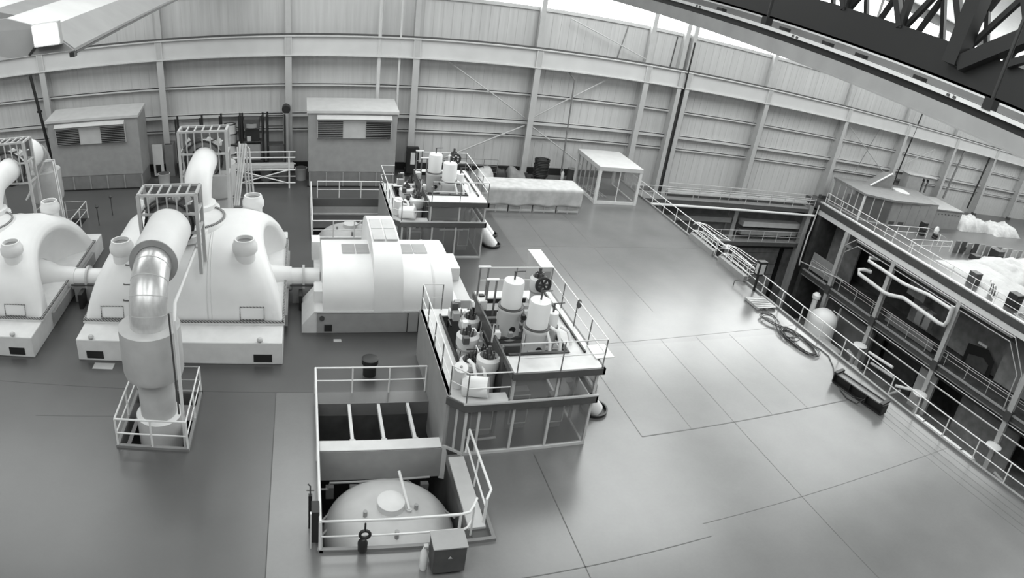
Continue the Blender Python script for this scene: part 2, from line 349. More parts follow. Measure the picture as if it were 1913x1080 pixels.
# ------------------------------------------------------------------ turbines
YC = 25.9
def vent(p, par):
    x, y, z = p
    t = MB().lathe(p, [(.40, -.5), (.40, .28)], 24, caps=False).build('relief_vent', 'white', par)
    MB().lathe(p, [(.40, .26), (.49, .36), (.50, .60), (.44, .70), (.40, .86), (.34, .86), (.34, .25)], 14, caps=False).build('collar', 'white', t)
    MB().lathe(p, [(.345, .70), (.345, .72)], 24).build('diaphragm', 'midgrey', t)
    return t
def turbine(cx, side, hl=3.93):
    t = thing('steam_turbine', 'white domed low pressure steam turbine, ' + side, 'turbine', (cx, YC, 0), 'low pressure turbines')
    y0, y1 = 20.65, 31.15
    b = MB()
    sec = [(y0, 0), (y0, .93), (21.95, .95), (29.85, .95), (y1, .93), (y1, 0)]
    b.extrude([(cx - hl, y, z) for y, z in sec], (2 * hl, 0, 0))
    b.build('base', 'offwhite', t, bevel=.04, smooth=False)
    for sx in (-1, 1):
        gx = cx + sx * (hl - .72)
        MB().box(gx - .35, y0 - .02, .12, gx + .33, y0 + .05, .44).build('vent_opening', 'black', t, smooth=False)
        MB().lathe((gx - .1, y0 + .06, .98), [(.0, 0), (.10, 0), (.12, .06), (.08, .13), (.0, .15)], 16).build('valve_knob', 'lightgrey', t)
        MB().box(cx + sx * hl, 23.0, .25, cx + sx * (hl + .14), 29.2, .75).build('side_panel', 'grey', t, smooth=False)
    MB().box(cx - hl - .06, 21.9, .95, cx + hl + .06, 29.9, 1.03).build('flange', 'offwhite', t, smooth=False)
    bl = MB().box(cx - hl, 21.89, 1.03, cx + hl, 21.98, 1.11).box(cx - hl, 29.82, 1.03, cx + hl, 29.91, 1.11)
    bl.box(cx - hl - .05, 21.9, 1.03, cx - hl + .04, 29.9, 1.11).box(cx + hl - .04, 21.9, 1.03, cx + hl + .05, 29.9, 1.11)
    bl.build('flange_bolts', 'bolts', t, smooth=False)
    # hood: half ellipse swept along the shaft; each end rounds over and dishes in toward the bearing
    prof = [(0, 1), (1.0, 1), (2.0, 1), (2.7, 1), (3.15, .99), (3.5, .965), (3.75, .92), (3.88, .86), (3.90, .80), (3.80, .74), (3.45, .66), (3.05, .56), (2.75, .45), (2.55, .34), (2.5, .27)]
    ry, rz, zf = 3.88, 2.72, 1.03
    def hood(u, v, s):
        i = u * (len(prof) - 1); k = min(int(i), len(prof) - 2); f = i - k
        x = prof[k][0] * (1 - f) + prof[k + 1][0] * f; q = prof[k][1] * (1 - f) + prof[k + 1][1] * f
        ph = math.pi * v; c_, s_ = math.cos(ph), math.sin(ph)
        # the lower skirt stays full width so that the plan is rectangular
        lo = max(0.0, 1 - s_ * 2.4) ** 2 if q > .79 else 0
        q2 = q + (1 - q) * lo
        zr = max(0.0, q2 * s_); x = x - 1.25 * zr ** 1.7 * min(1, max(0, (x - 1.0) / 2.4)) * (1 - max(0, (.72 - q)) * .8)
        return (cx + s * x, YC - ry * q2 * (1 if c_ > 0 else -1) * abs(c_) ** .92, zf + rz * q2 * s_ ** .92 if s_ > 0 else zf)
    for s in (-1, 1):
        g = MB().grid(44, 48, lambda u, v: hood(u, v, s))
        g.build('hood', 'white', t, ang=55)
    # seam bands and manholes
    for dx, wd in ((1.05, .05), (1.2, .03)):
        pts = [hood((1 + (dx - 1.0)) / (len(prof) - 1), .01 + .98 * a / 40, 1) for a in range(41)]
        MB().tube(pts, wd * .6, 6).build('seam_flange', 'offwhite', t)
    for sx in (-1, 1):
        x0 = cx + sx * 2.75; pts = []
        for u, v2 in ((-.46, .1), (.46, .1), (.46, .6), (-.46, .6), (-.46, .1)):
            pts.append((x0 + u, YC - ry * math.cos(math.asin(v2 / rz)) ** .92 - .03, zf + v2))
        MB().tube(pts, .022, 6).build('manhole_frame', 'bolts', t)
        # bearing cone and shaft casing
        MB().lathe((cx + sx * 2.4, YC, .92), [(.95, 0), (.80, .5), (.60, .95), (.52, 1.8)] if sx > 0 else [(.52, -1.8), (.60, -.95), (.80, -.5), (.95, 0)], 28, axis='X').build('bearing_casing', 'white', t)
    # ring where the crossover pipes enter
    MB().lathe((cx, YC, 3.45), [(1.75, -.25), (1.6, .24), (1.5, .36), (1.3, .36), (0, .36)], 40).build('inlet_flange', 'offwhite', t)
    MB().lathe((cx, YC, 3.81), [(1.36, 0), (1.36, .06), (1.46, .06), (1.46, 0)], 44, caps=False).build('inlet_bolts', 'bolts', t, smooth=False)
    for zz in (2.98, 2.42, 1.88):                               # rungs on the front slope
        yy = YC - ry * math.cos(math.asin(min(1, (zz - zf) / rz))) ** .92 - .06
        MB().tube([(cx - 2.25, yy + .05, zz), (cx - 2.25, yy - .06, zz), (cx - 1.6, yy - .06, zz), (cx - 1.6, yy + .05, zz)], .022, 6).build('rung', 'dark', t)
    for sx, sy, w in ((-1, -1, 'front left'), (1, -1, 'front right'), (-1, 1, 'rear left'), (1, 1, 'rear right')):
        vent((cx + sx * 2.45, YC + sy * 2.45, 3.02), t)
turbine(-4.68, 'the one nearer the generator')
turbine(-14.4, 'cut by the left edge of the photo')

def crossover(cx, s, label, yr=8.5, near=True):
    """steam pipe arch: riser -> elbow -> insulated sleeve -> elbow into the hood; s=-1 toward the camera, +1 away"""
    Y = lambda d: YC + s * d
    t = thing('crossover_pipe', label, 'pipe', (cx, Y(yr), 0), 'crossover steam pipes')
    r = .60
    MB().tube([(cx, Y(yr), -1.2), (cx, Y(yr), 1.9)], .60, 32).build('riser', 'lightgrey', t)
    MB().lathe((cx, Y(yr), -1.0), [(.74, 0), (.76, 1.25), (.62, 1.3)], 36).build('base_collar', 'offwhite', t)
    MB().lathe((cx, Y(yr), 1.65), [(.60, 0), (.93, .22), (.98, .4), (.98, 1.95), (.62, 1.96)], 40).build('riser_sleeve', 'lightgrey', t)
    zt, er = 5.05, 1.6
    pts = [(cx, Y(yr), 3.4)] + [(cx, Y(yr - er + er * math.cos(R(a))), zt - er + er * math.sin(R(a))) for a in range(0, 91, 9)] + [(cx, Y(yr - er - .4), zt)]
    MB().tube(pts, r, 36).build('elbow', 'alu', t)
    pr = []
    for a in range(0, 91, 18): pr.append(a)
    seams = MB()
    for a in (18, 36, 54, 72):
        c = Vector((cx, Y(yr - er + er * math.cos(R(a))), zt - er + er * math.sin(R(a)))); d = Vector((0, -s * math.sin(R(a)), math.cos(R(a)))) * .015
        seams.tube([c - d, c + d], r + .006, 36)
    seams.build('cladding_seam', 'lightgrey', t)
    y_a, y_b = yr - er + .2, yr - er - 2.6
    prof = [(.62, 0), (.80, .0), (.80, (y_a - y_b))]
    c0 = Y(y_a)
    ring = MB().lathe((cx, c0, zt), [(.60, 0), (.80, 0), (.80, .02 * -s), (.80, -s * .06), (.6, -s * .06)], 40, axis='Y', caps=False)
    ring.build('sleeve_end_ring', 'grey', t)
    MB().lathe((cx, c0, zt), [(.80, -s * .03), (.80, -s * (y_a - y_b))], 40, axis='Y', caps=False).build('insulated_sleeve', 'white', t)
    pts = [(cx, Y(y_b + .2), zt), (cx, Y(2.6), zt)] + [(cx, Y(1.2 + 1.4 * math.cos(R(a))), zt - 1.4 + 1.4 * math.sin(R(a))) for a in range(90, -1, -10)][1:]
    pts = [(cx, Y(y_b + .2), zt)] + [(cx, Y(2.6 - 1.35 * math.sin(R(a))), zt - 1.35 + 1.35 * math.cos(R(a))) for a in range(0, 91, 9)] + [(cx, Y(1.25), 3.5)]
    MB().tube(pts, r, 36).build('inlet_bend', 'white' if s > 0 else 'alu', t)
    for z, rr, h in ((3.5, .95, .28), (3.78, .8, .22)):
        MB().lathe((cx, Y(1.25), z), [(rr, 0), (rr, h), (.6, h)], 36).build('nozzle_collar', 'white', t)
    return t
GN = 'near the camera'
crossover(-4.74, -1, 'fat silver crossover pipe rising in front of the turbine nearer the generator')
crossover(-4.55, 1, 'white crossover pipe arching down behind the turbine nearer the generator')
crossover(-14.5, 1, 'white crossover pipe arching behind the turbine at the left edge')

def cage(x0, x1, ya, yb, z0, z1, legs, label, s):
    t = thing('bellows_cage', label, 'cage', ((x0 + x1) / 2, (ya + yb) / 2, z0), 'bellows cages on the crossover pipes')
    fr = MB(); w = .065
    for x in (x0, x1):
        for y in (ya, yb):
            fr.box(x - w, y - w, legs, x + w, y + w, z1)
    for z in (z0, z1, (z0 + z1) / 2):
        fr.box(x0, ya - w * .7, z - w * .7, x1, ya + w * .7, z + w * .7).box(x0, yb - w * .7, z - w * .7, x1, yb + w * .7, z + w * .7)
        fr.box(x0 - w * .7, ya, z - w * .7, x0 + w * .7, yb, z + w * .7).box(x1 - w * .7, ya, z - w * .7, x1 + w * .7, yb, z + w * .7)
    fr.build('frame', 'lightgrey', t, smooth=False)
    b = MB()
    for k in range(1, 6):
        x = x0 + (x1 - x0) * k / 6
        b.box(x - .03, ya - .025, z0, x + .025, ya + .025, z1).box(x - .03, ya, z1 - .03, x + .03, yb, z1 + .03)
    b.build('bars', 'lightgrey', t, smooth=False)
    for x in (x0 + .25, x1 - .25):
        MB().box(x - .13, (ya + yb) / 2 - .1, z0 + .1, x + .13, (ya + yb) / 2 + .1, z1 - .1).build('side_plate', 'midgrey', t, smooth=False)
    xm = (x0 + x1) / 2
    MB().box(x0 + .05, yb - .02, z0 + (z1 - z0) * .5, x1 - .05, yb + .02, z1 - .05).build('rear_mesh', 'midgrey', t, smooth=False)
    for k in range(4):
        x = x0 + .35 + k * (x1 - x0 - .7) / 3
        MB().lathe((x, (ya + yb) / 2, z0 + (z1 - z0) * .62), [(0, 0), (.14, .02), (.16, .25), (.08, .4), (0, .42)], 12).build('small_valve', ('white', 'dark', 'offwhite', 'white')[k], t)
        MB().tube([(x - .2, ya + .2, z0 + (z1 - z0) * .6), (x + .1, ya + .25, z0 + (z1 - z0) * .75), (x + .25, yb - .2, z0 + (z1 - z0) * .72)], .035, 7).build('small_pipe', ('dark', 'rail')[k % 2], t)
    MB().lathe((xm, min(ya, yb) + .1, 5.05), [(.62, 0), (.82, .08), (.66, .22), (.84, .36), (.66, .5), (.84, .64), (.66, .78), (.62, .9)], 32, axis='Y', caps=False).build('bellows', 'midgrey', t)
    rg = MB()
    for k in range(16):
        a = 2 * math.pi * k / 16
        rg.box(xm + .88 * math.cos(a) - .05, ya + .0, 5.05 + .88 * math.sin(a) - .05, xm + .88 * math.cos(a) + .05, ya + .12, 5.05 + .88 * math.sin(a) + .05)
    rg.tube([(xm + .88 * math.cos(R(a)), ya + .06, 5.05 + .88 * math.sin(R(a))) for a in range(0, 361, 12)], .05, 6, caps=False)
    rg.build('tie_rod_ring', 'black', t, smooth=False)
    return t
cage(-5.85, -3.75, 22.0, 23.1, 4.75, 6.2, 3.1, 'grey bar cage round the pipe bellows on top of the turbine nearer the generator', -1)
cage(-5.72, -3.5, 30.0, 31.0, 4.3, 6.4, 2.2, 'white bar cage round the far crossover pipe, standing clear of the hood', 1)
cage(-15.6, -13.5, 30.0, 31.0, 4.3, 6.4, 2.2, 'bar cage round the crossover pipe at the left edge of the photo', 1)

def sq_rail(x0, y0, x1, y1, label, z=0):
    return railing(label, [(x0, y0, z), (x1, y0, z), (x1, y1, z), (x0, y1, z), (x0, y0, z)], 1.08, 'square railings round the pipe openings', posts=1.4, r=.035, kick=False)
sq_rail(-5.8, 15.9, -3.55, 18.85, 'white square railing round the foot of the silver pipe')
sq_rail(-5.8, 32.95, -3.25, 35.85, 'white square railing round the pipe foot behind the turbine nearer the generator')
sq_rail(-15.45, 32.95, -12.75, 35.85, 'white square railing round the pipe foot behind the left turbine')
struct(MB().box(-5.85, 15.84, 0, -3.5, 15.95, .09).box(-3.6, 15.95, 0, -3.5, 18.9, .09).box(-5.85, 15.95, 0, -5.75, 18.9, .09).box(-5.85, 18.8, 0, -3.5, 18.9, .09), 'trim_6', 'midgrey', smooth=False)
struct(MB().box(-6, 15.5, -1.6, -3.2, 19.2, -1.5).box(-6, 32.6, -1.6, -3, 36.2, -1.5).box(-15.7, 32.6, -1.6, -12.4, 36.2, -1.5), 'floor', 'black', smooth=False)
t = thing('drain_pipe', 'thin upright drain pipe beside the silver pipe, bending back over the hood', 'pipe', (-3.72, 16.4, 0))
MB().tube([(-3.72, 16.35, -.3), (-3.72, 16.5, 4.3), (-3.78, 17.1, 4.55), (-3.9, 22.6, 4.1), (-3.9, 23.6, 3.6)], .055, 10).build('pipe', 'offwhite', t)
MB().tube([(-3.86, 16.45, 4.55), (-3.84, 16.4, 1.0)], .03, 8).build('conduit', 'dark', t)
# bent instrument tubes right of the left rear pipe
t = thing('guide_rail', 'pair of pale tube rails sloping beside the left crossover pipe', 'rail', (-13.5, 33.2, 2))
for k in (0, 1):
    MB().tube([(-14.9, 32.2 + k * .25, 2.6), (-13.6, 32.6 + k * .25, 4.6), (-13.3, 33 + k * .25, 4.5), (-13.2, 33 + k * .25, 0)], .05, 8).build('tube', 'offwhite', t)
t = thing('pipe_support', 'pale slanted support tubes right of the far crossover pipe cage', 'support', (-3.2, 31, 2))
for k in (0, 1, 2):
    MB().tube([(-3.4 + k * .1, 31.3, 2.3), (-3.0 + k * .12, 31.8, 5.3), (-2.95 + k * .16, 32, 5.0), (-2.75 + k * .16, 33.2, .0)], .05, 8).build('tube', 'offwhite', t)

# couplings between the machines
def coupling(x0, x1, label):
    t = thing('shaft_coupling', label, 'coupling', ((x0 + x1) / 2, YC, 0), 'shaft couplings')
    c = MB()
    L = x1 - x0
    MB().lathe((x0, YC, .92), [(.47, 0), (.47, L)], 32, axis='X').build('guard', 'white', t)
    MB().lathe((x0 + L * .42, YC, .92), [(.6, 0), (.6, .1)], 32, axis='X').build('flange_ring', 'lightgrey', t)
    MB().box(x0, YC - .6, .84, x1, YC + .6, .9).build('split_flange', 'dark', t, smooth=False)
    MB().box(x0 + .1, YC - .55, -.0, x1 - .1, YC + .55, .84).build('pedestal', 'grey', t, smooth=False)
    MB().box(x0 + L * .3, YC - 1.2, 0, x0 + L * .42, YC - .55, .7).build('side_bracket', 'black', t, smooth=False)
coupling(-.55, .72, 'white round shaft coupling between turbine and generator')
coupling(-10.3, -8.75, 'white round shaft coupling between the two turbines')

# ------------------------------------------------------------------ generator
t = thing('generator', 'long white generator with dark roof panels and a raised centre box', 'generator', (3.2, YC, 0))
gx0, gx1 = .78, 5.95
MB().box(.55, 22.85, 0, 6.3, 28.95, .95).build('base', 'grey', t, smooth=False, bevel=.03)
MB().box(.5, 22.8, .95, 6.35, 29.0, 1.02).build('base_flange', 'offwhite', t, smooth=False)
def gen(u, v):
    ph = math.pi * v; s_ = math.sin(ph); c_ = math.cos(ph)
    x = gx0 + (gx1 - gx0) * u
    return (x, 25.2 - 2.35 * (1 if c_ > 0 else -1) * abs(c_) ** .8, 1.02 + 1.62 * max(s_, 0) ** .78)
g = MB().grid(2, 60, gen)
n0 = 61
g.f.append(tuple(range(n0))); g.f.append(tuple(range(2 * n0, 3 * n0))[::-1])
g.build('casing', 'white', t, ang=50)
def gen2(u, v, x0, x1, k):
    ph = math.pi * v; s_ = math.sin(ph); c_ = math.cos(ph)
    return (x0 + (x1 - x0) * u, 25.2 - (2.35 * k) * (1 if c_ > 0 else -1) * abs(c_) ** .8, 1.02 + 1.62 * k * max(s_, 0) ** .78)
g = MB().grid(1, 60, lambda u, v: gen2(u, v, 5.15, 5.22, 1.008)); g.build('end_seam', 'offwhite', t)
# raised centre box: front face follows the casing, glazed sloping top
def gc(u, v):
    ph = math.pi * v; s_ = math.sin(ph); c_ = math.cos(ph)
    return (2.78 + 1.14 * u, YC - 3.1 * (1 if c_ > 0 else -1) * abs(c_) ** .7, 1.02 + (2.3) * max(s_, 0) ** .7)
g = MB().grid(1, 60, gc); n0 = 61; g.f.append(tuple(range(n0))); g.f.append(tuple(range(n0, 2 * n0))[::-1])
cb = g.build('centre_box', 'white', t, ang=50)
for k, yy in enumerate((24.6, 25.75)):
    for xx in (2.86, 3.38):
        MB().box(xx, yy, 3.27 + .02 * k, xx + .46, yy + 1.05, 3.345).build('roof_pane', 'lightgrey', t, smooth=False)
for (a, b_) in ((1.6, 2.75), (3.98, 5.15)):
    for k in range(2):
        w_ = (b_ - a) / 2
        MB().box(a + k * w_ + .02, 24.75, 2.58, a + (k + 1) * w_ - .02, 25.65, 2.665).build('roof_panel', 'grey', t, smooth=False)
MB().box(4.15, 22.82, .05, 4.62, 22.86, .9).build('door', 'grey', t, smooth=False)
for a in ((4.15, 4.18), (4.59, 4.62)): MB().box(a[0], 22.79, .05, a[1], 22.83, .9).build('door_frame', 'black', t, smooth=False)
MB().box(.85, 22.8, .12, 1.15, 22.86, .4).build('vent_opening', 'black', t, smooth=False)
MB().lathe((.75, 22.85, .7), [(.1, 0), (.1, -.06), (.05, -.06)], 20, axis='Y').build('port_ring', 'dark', t)
MB().extrude([(-.05, 22.9, 0), (.55, 22.9, 0), (.55, 22.9, .95), (.45, 22.9, .95), (-.05, 22.9, .35)], (0, 2.2, 0)).build('sloped_step', 'offwhite', t, smooth=False)
MB().box(.45, 23.6, 1.02, .8, 24.4, 1.5).build('terminal_box', 'white', t, smooth=False)
MB().box(.4, 27.6, 1.0, .78, 28.4, 1.9).build('terminal_box', 'white', t, smooth=False)
t = thing('exciter_housing', 'stepped white exciter housing at the right end of the generator', 'housing', (6.7, YC, 0))
MB().box(6.35, 24.2, 0, 7.1, 27.6, .7).build('lower_box', 'lightgrey', t, smooth=False, bevel=.03)
MB().box(6.35, 26.0, .7, 6.95, 27.6, 1.35).build('upper_box', 'offwhite', t, smooth=False, bevel=.03)
MB().tube([(7.1, 24.6, .5), (7.25, 24.4, .5), (7.3, 24.2, .1)], .08, 8).build('elbow_pipe', 'white', t)
# ------------------------------------------------------------------ equipment pits
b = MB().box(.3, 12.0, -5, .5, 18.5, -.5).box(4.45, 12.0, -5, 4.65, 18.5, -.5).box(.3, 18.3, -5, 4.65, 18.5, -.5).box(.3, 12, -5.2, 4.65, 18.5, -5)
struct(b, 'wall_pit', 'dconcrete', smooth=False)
struct(MB().box(.5, 15.95, 0, 4.4, 16.4, .03), 'trim_7', 'offwhite', smooth=False)
struct(MB().box(.5, 15.93, -1.15, 4.4, 15.96, -.02), 'trim_8', 'grey', smooth=False)
struct(MB().box(.35, 12.15, 0, 5.05, 12.25, .1).box(.4, 12.15, 0, .5, 18.3, .08).box(4.95, 12.25, 0, 5.05, 13.2, .1), 'trim_9', 'midgrey', smooth=False)
struct(MB().box(.35, 32.2, -5, .55, 38.7, -.5).box(4.9, 32.2, -5, 5.1, 38.7, -.5).box(.35, 38.5, -1.9, 5.1, 38.7, -.5).box(.55, 38.3, -1.0, 4.9, 38.5, -.92), 'wall_pit', 'grey', smooth=False)
struct(MB().box(.55, 38.48, -5, 4.9, 38.6, -1.9).box(.35, 32.2, -5.2, 5.1, 38.7, -5), 'floor', 'black', smooth=False)  # back wall blackened below the grey part, as shade deep in the pit
struct(MB().box(.45, 32.25, 0, .55, 38.5, .1).box(.45, 32.25, 0, 4.9, 32.4, .12), 'trim_10', 'offwhite', smooth=False)
for k, x in enumerate((1.55, 2.55, 3.55)):
    t = thing('pit_beam', 'pale cross beam over the dark pit opening, ' + ('leftmost', 'middle', 'rightmost')[k] + ' of the three', 'beam', (x, 17.3, -.15), 'cross beams of the pit')
    MB().box(x - .05, 16.4, -.2, x + .05, 18.3, -.02).build('beam', 'offwhite', t, smooth=False)
    MB().box(x - .09, 16.4, -.04, x + .09, 16.5, 0).build('end_plate', 'lightgrey', t, smooth=False)
# gear inside the rear bay of the pit
P([(.6, 17.4, -1.3), (2.9, 17.4, -1.3)], .06, 'pit_pipe', 'grey pipe lying low in the pit under the cross beams', m='grey')
P([(3.1, 17.0, -1.6)] + arc((3.6, 17.0, -1.4), .45, 170, 60, 6, 'XZ') + [(4.3, 17.0, -1.2)], .04, 'pit_hose', 'curved grey hose in the pit below the rightmost cross beam', 'hose', m='grey')
P([(3.2, 17.1, -1.6)] + arc((3.6, 17.1, -1.4), .33, 170, 60, 6, 'XZ') + [(4.2, 17.1, -1.2)], .04, 'pit_hose', 'inner curved hose beside the outer one in the pit', 'hose', m='grey')
b = MB()
for k in range(9): b.box(.8 + k * .35, 16.45, -.95, .92 + k * .35, 16.55, -.6)
b.box(.7, 16.42, -1.1, 4.2, 16.56, -.95)
tag(b.build('cable_bracket', 'grey', loc=(2.4, 16.5, -1)), 'toothed bracket along the pit wall under the pale bridge', 'bracket')
P([(.5, 15.4, -1.0), (.75, 15.4, -1.0), (.8, 15.4, -.75), (3.9, 15.5, -.75)], .035, 'pit_pipe', 'thin pipe running across the pit behind the tank', m='grey')
P([(.5, 14.2, -1.1), (1.6, 15.6, -1.1)], .035, 'pit_pipe', 'slanted thin pipe at the left rear of the tank pit', m='grey')
P([(.5, 13.7, -1.1), (1.6, 15.1, -1.1)], .035, 'pit_pipe', 'second slanted pipe nearer the left side of the tank', m='grey')
P([(3.2, 15.6, -.9), (4.4, 13.9, -.9)], .03, 'pit_pipe', 'thin slanted pipe at the right rear of the tank', m='midgrey')
P([(3.7, 15.7, -1.6), (4.35, 12.8, -1.0)], .03, 'pit_pipe', 'thin pipe running down the right side of the tank', m='midgrey')
P([(3.9, 15.8, -2.4), (3.95, 14.9, -1.0), (4.4, 13.2, -1.2)], .04, 'pit_pipe', 'bent pipe in the dark right corner of the tank pit', m='midgrey')
for k in range(5):
    tag(MB().box(.7 + k * .75, 15.7, -1.7, .95 + k * .75, 15.85, -1.25).build('junction_box', 'midgrey', loc=(.8 + k * .75, 15.8, -1.7), smooth=False),
        'small box on the pit wall under the pale bridge, %s from the left' % ordn[k], 'box', 'boxes on the pit wall')

def tank(c, R_, label):
    x, y, z = c
    t = thing('storage_tank', label, 'tank', (x, y, -5), 'domed tanks in the pits')
    pr = [(R_, -4.9 - z), (R_, -1.35)] + [(R_ * math.cos(R(a)), -1.35 + 1.15 * math.sin(R(a))) for a in range(10, 86, 8)] + [(.0, -.2)]
    MB().lathe((x, y, z), pr, 56, caps=False).build('dome', 'lightgrey', t, ang=60)
    MB().lathe((x, y, z), [(.40, -.32), (.40, -.02), (.36, 0)], 40).build('manhole_lid', 'offwhite', t)
    for dx, dy in ((-.75, -.25), (0, .45), (.72, -.1), (.05, -1.0)):
        MB().lathe((x + dx, y + dy, z), [(.06, -.55), (.06, -.12)], 14).build('nozzle', 'grey', t)
    return t
tank((2.48, 14.0, -.12), 1.94, 'pale domed tank top in the pit, round lid in the middle, nearest the camera')
tank((2.7, 35.2, -.25), 2.0, 'pale domed tank top in the far pit behind the generator')
t = thing('lifting_pole', 'white pole leaning from the dome of the near tank', 'pole', (2.9, 13.75, -.3))
MB().tube([(2.98, 13.8, -.30), (2.75, 14.6, .40)], .045, 10).build('pole', 'rail', t)
MB().lathe((2.98, 13.8, -.45), [(.08, 0), (.08, .16)], 16).build('socket', 'lightgrey', t)
P([(3.1, 35.1, -.35), (3.3, 34.4, .2)], .04, 'lifting_pole', 'white pole leaning from the dome of the far tank', 'pole', 'rail')
t = thing('hanging_hook', 'black hook block hanging on the front rail over the near tank', 'hook', (1.55, 12.15, .2))
MB().tube([(1.55, 12.15, 1.0), (1.55, 12.15, .75)], .025, 8).build('strap', 'black', t)
MB().tube([(1.55 + .13 * math.sin(R(a)), 12.15, .62 + .13 * math.cos(R(a))) for a in range(0, 361, 24)], .04, 8, caps=False).build('ring', 'black', t)
MB().lathe((1.5, 12.12, .08), [(.04, 0), (.12, .04), (.13, .3), (.07, .42)], 14).build('block', 'black', t)
RG = 'railings round the near pit'
railing('white railing along the left edge and front of the tank pit', [(.42, 18.9, 0), (.42, 12.2, 0), (4.0, 12.2, 0)], 1.05, RG, posts=3.3, r=.04)
railing('white railing along the back edge of the near pit', [(.42, 18.9, 0), (4.25, 18.9, 0)], 1.05, RG, posts=1.2, r=.03)
t = thing('safety_railing', 'short bent white rail end at the right front corner of the tank pit', 'railing', (4.2, 12.3, 0), RG)
MB().tube([(4.0, 12.2, 1.05), (4.25, 12.25, 1.05), (4.4, 12.45, 1.05), (4.55, 12.7, 1.05)], .035, 8).build('top_rail', 'rail', t)
MB().tube([(4.0, 12.2, .45), (4.25, 12.3, .45), (4.45, 12.55, .45)], .03, 8).build('mid_rail', 'rail', t)
MB().tube([(4.42, 12.45, 1.05), (4.42, 12.45, 0)], .03, 8).build('post', 'rail', t)
t = thing('safety_railing', 'white railing on the plank right of the tank pit', 'railing', (4.95, 14, 0), RG)
MB().tube([(4.95, 15.45, .2), (4.98, 15.45, 1.05), (5.0, 12.95, 1.05), (4.85, 12.75, .95), (4.85, 12.75, .0)], .04, 8).build('top_rail', 'rail', t)
MB().tube([(4.95, 15.45, .5), (4.9, 12.9, .5)], .03, 8).build('mid_rail', 'rail', t)
MB().tube([(4.93, 14.2, 0), (4.97, 14.2, 1.05)], .03, 8).build('post', 'rail', t)
t = thing('pit_cover_plate', 'long pale cover plate along the right side of the tank pit', 'plate', (4.6, 13.8, 0))
MB().box(4.4, 12.6, .0, 4.88, 15.4, .09).build('plate', 'lightgrey', t, smooth=False, bevel=.01)
struct(MB().box(4.45, 12.25, -.02, 4.95, 12.6, .015), 'trim_11', 'dark', smooth=False)
# posts, cabinets and stands near the pit
t = thing('standpipe', 'slim black post with a small valve at the left of the tank pit', 'post', (.18, 13.0, 0))
MB().box(.13, 12.95, 0, .23, 13.05, 1.15).build('post', 'black', t, smooth=False)
MB().tube([(.18, 13, 1.15), (.18, 13, 1.45), (.12, 13, 1.52)], .02, 8).build('stem', 'dark', t)
MB().tube([(.08, 13, 1.3), (.28, 13, 1.3)], .015, 6).build('valve_handle', 'dark', t)
t = thing('switch_cabinet', 'small black switch cabinet with a pale mark at the left of the tank pit', 'cabinet', (.28, 12.6, 0))
MB().box(.2, 12.35, .15, .4, 12.75, 1.2).build('body', 'black', t, smooth=False, bevel=.01)
MB().box(.18, 12.5, .85, .2, 12.58, .95).build('plate', 'rail', t, smooth=False)
MB().box(.17, 12.3, 0, .2, 12.38, 1.2).build('side_post', 'rail', t, smooth=False)
t = thing('control_box', 'dark square control box on a stand in front of the tank pit', 'box', (3.57, 11.55, 0))
MB().box(3.15, 11.27, .1, 3.98, 11.82, .92).build('body', 'dark', t, smooth=False, bevel=.02)
MB().box(3.13, 11.25, .92, 4.0, 11.84, .95).build('lid', 'grey', t, smooth=False)
MB().box(3.2, 11.35, 0, 3.9, 11.75, .1).build('base', 'black', t, smooth=False)
MB().extrude([(3.52, 11.26, .6), (3.62, 11.26, .6), (3.57, 11.26, .68)], (0, -.01, 0)).build('warning_mark', 'lightgrey', t, smooth=False)
t = thing('fire_extinguisher', 'white upright cylinder beside the dark control box', 'cylinder', (3.0, 11.55, 0))
MB().lathe((2.98, 11.55, .0), [(.09, 0), (.10, .05), (.10, .55), (.05, .68), (.04, .74)], 18).build('body', 'white', t)
MB().box(2.95, 11.5, .74, 3.06, 11.6, .8).build('valve', 'lightgrey', t, smooth=False)
t = thing('round_stand', 'black round-topped drum stand behind the near pit', 'stand', (2.4, 20.0, 0))
MB().lathe((2.4, 20.0, 0), [(.24, 0), (.24, .35), (.2, .38)], 28).build('base', 'black', t)
MB().lathe((2.4, 20.0, .38), [(.12, 0), (.3, .12), (.3, .3), (.26, .32)], 28).build('drum', 'black', t)
tag(MB().box(-7.9, 20.1, 0, -7.1, 20.5, .01).build('paper_sheet', 'lightgrey', loc=(-7.5, 20.3, 0), smooth=False), 'sheet of pale paper on the floor in front of the turbine', 'sheet')
tag(MB().box(1.2, 22.2, 0, 1.5, 22.4, .01).build('paper_sheet', 'lightgrey', loc=(1.3, 22.3, 0), smooth=False), 'small scrap of paper on the floor before the generator', 'sheet')
# far pit railings
RG = 'railings round the far pit'
railing('white railing along the left side of the far pit', [(.5, 38.6, 0), (.5, 32.3, 0)], 1.05, RG, posts=3.1, r=.045)
railing('grey railing along the back of the far pit', [(.9, 38.7, 0), (4.9, 38.7, 0)], 1.05, RG, posts=1.35, r=.03)
railing('white railing along the near side of the far pit', [(.5, 32.3, 0), (4.9, 32.3, 0)], 1.05, RG, posts=1.1, r=.03)

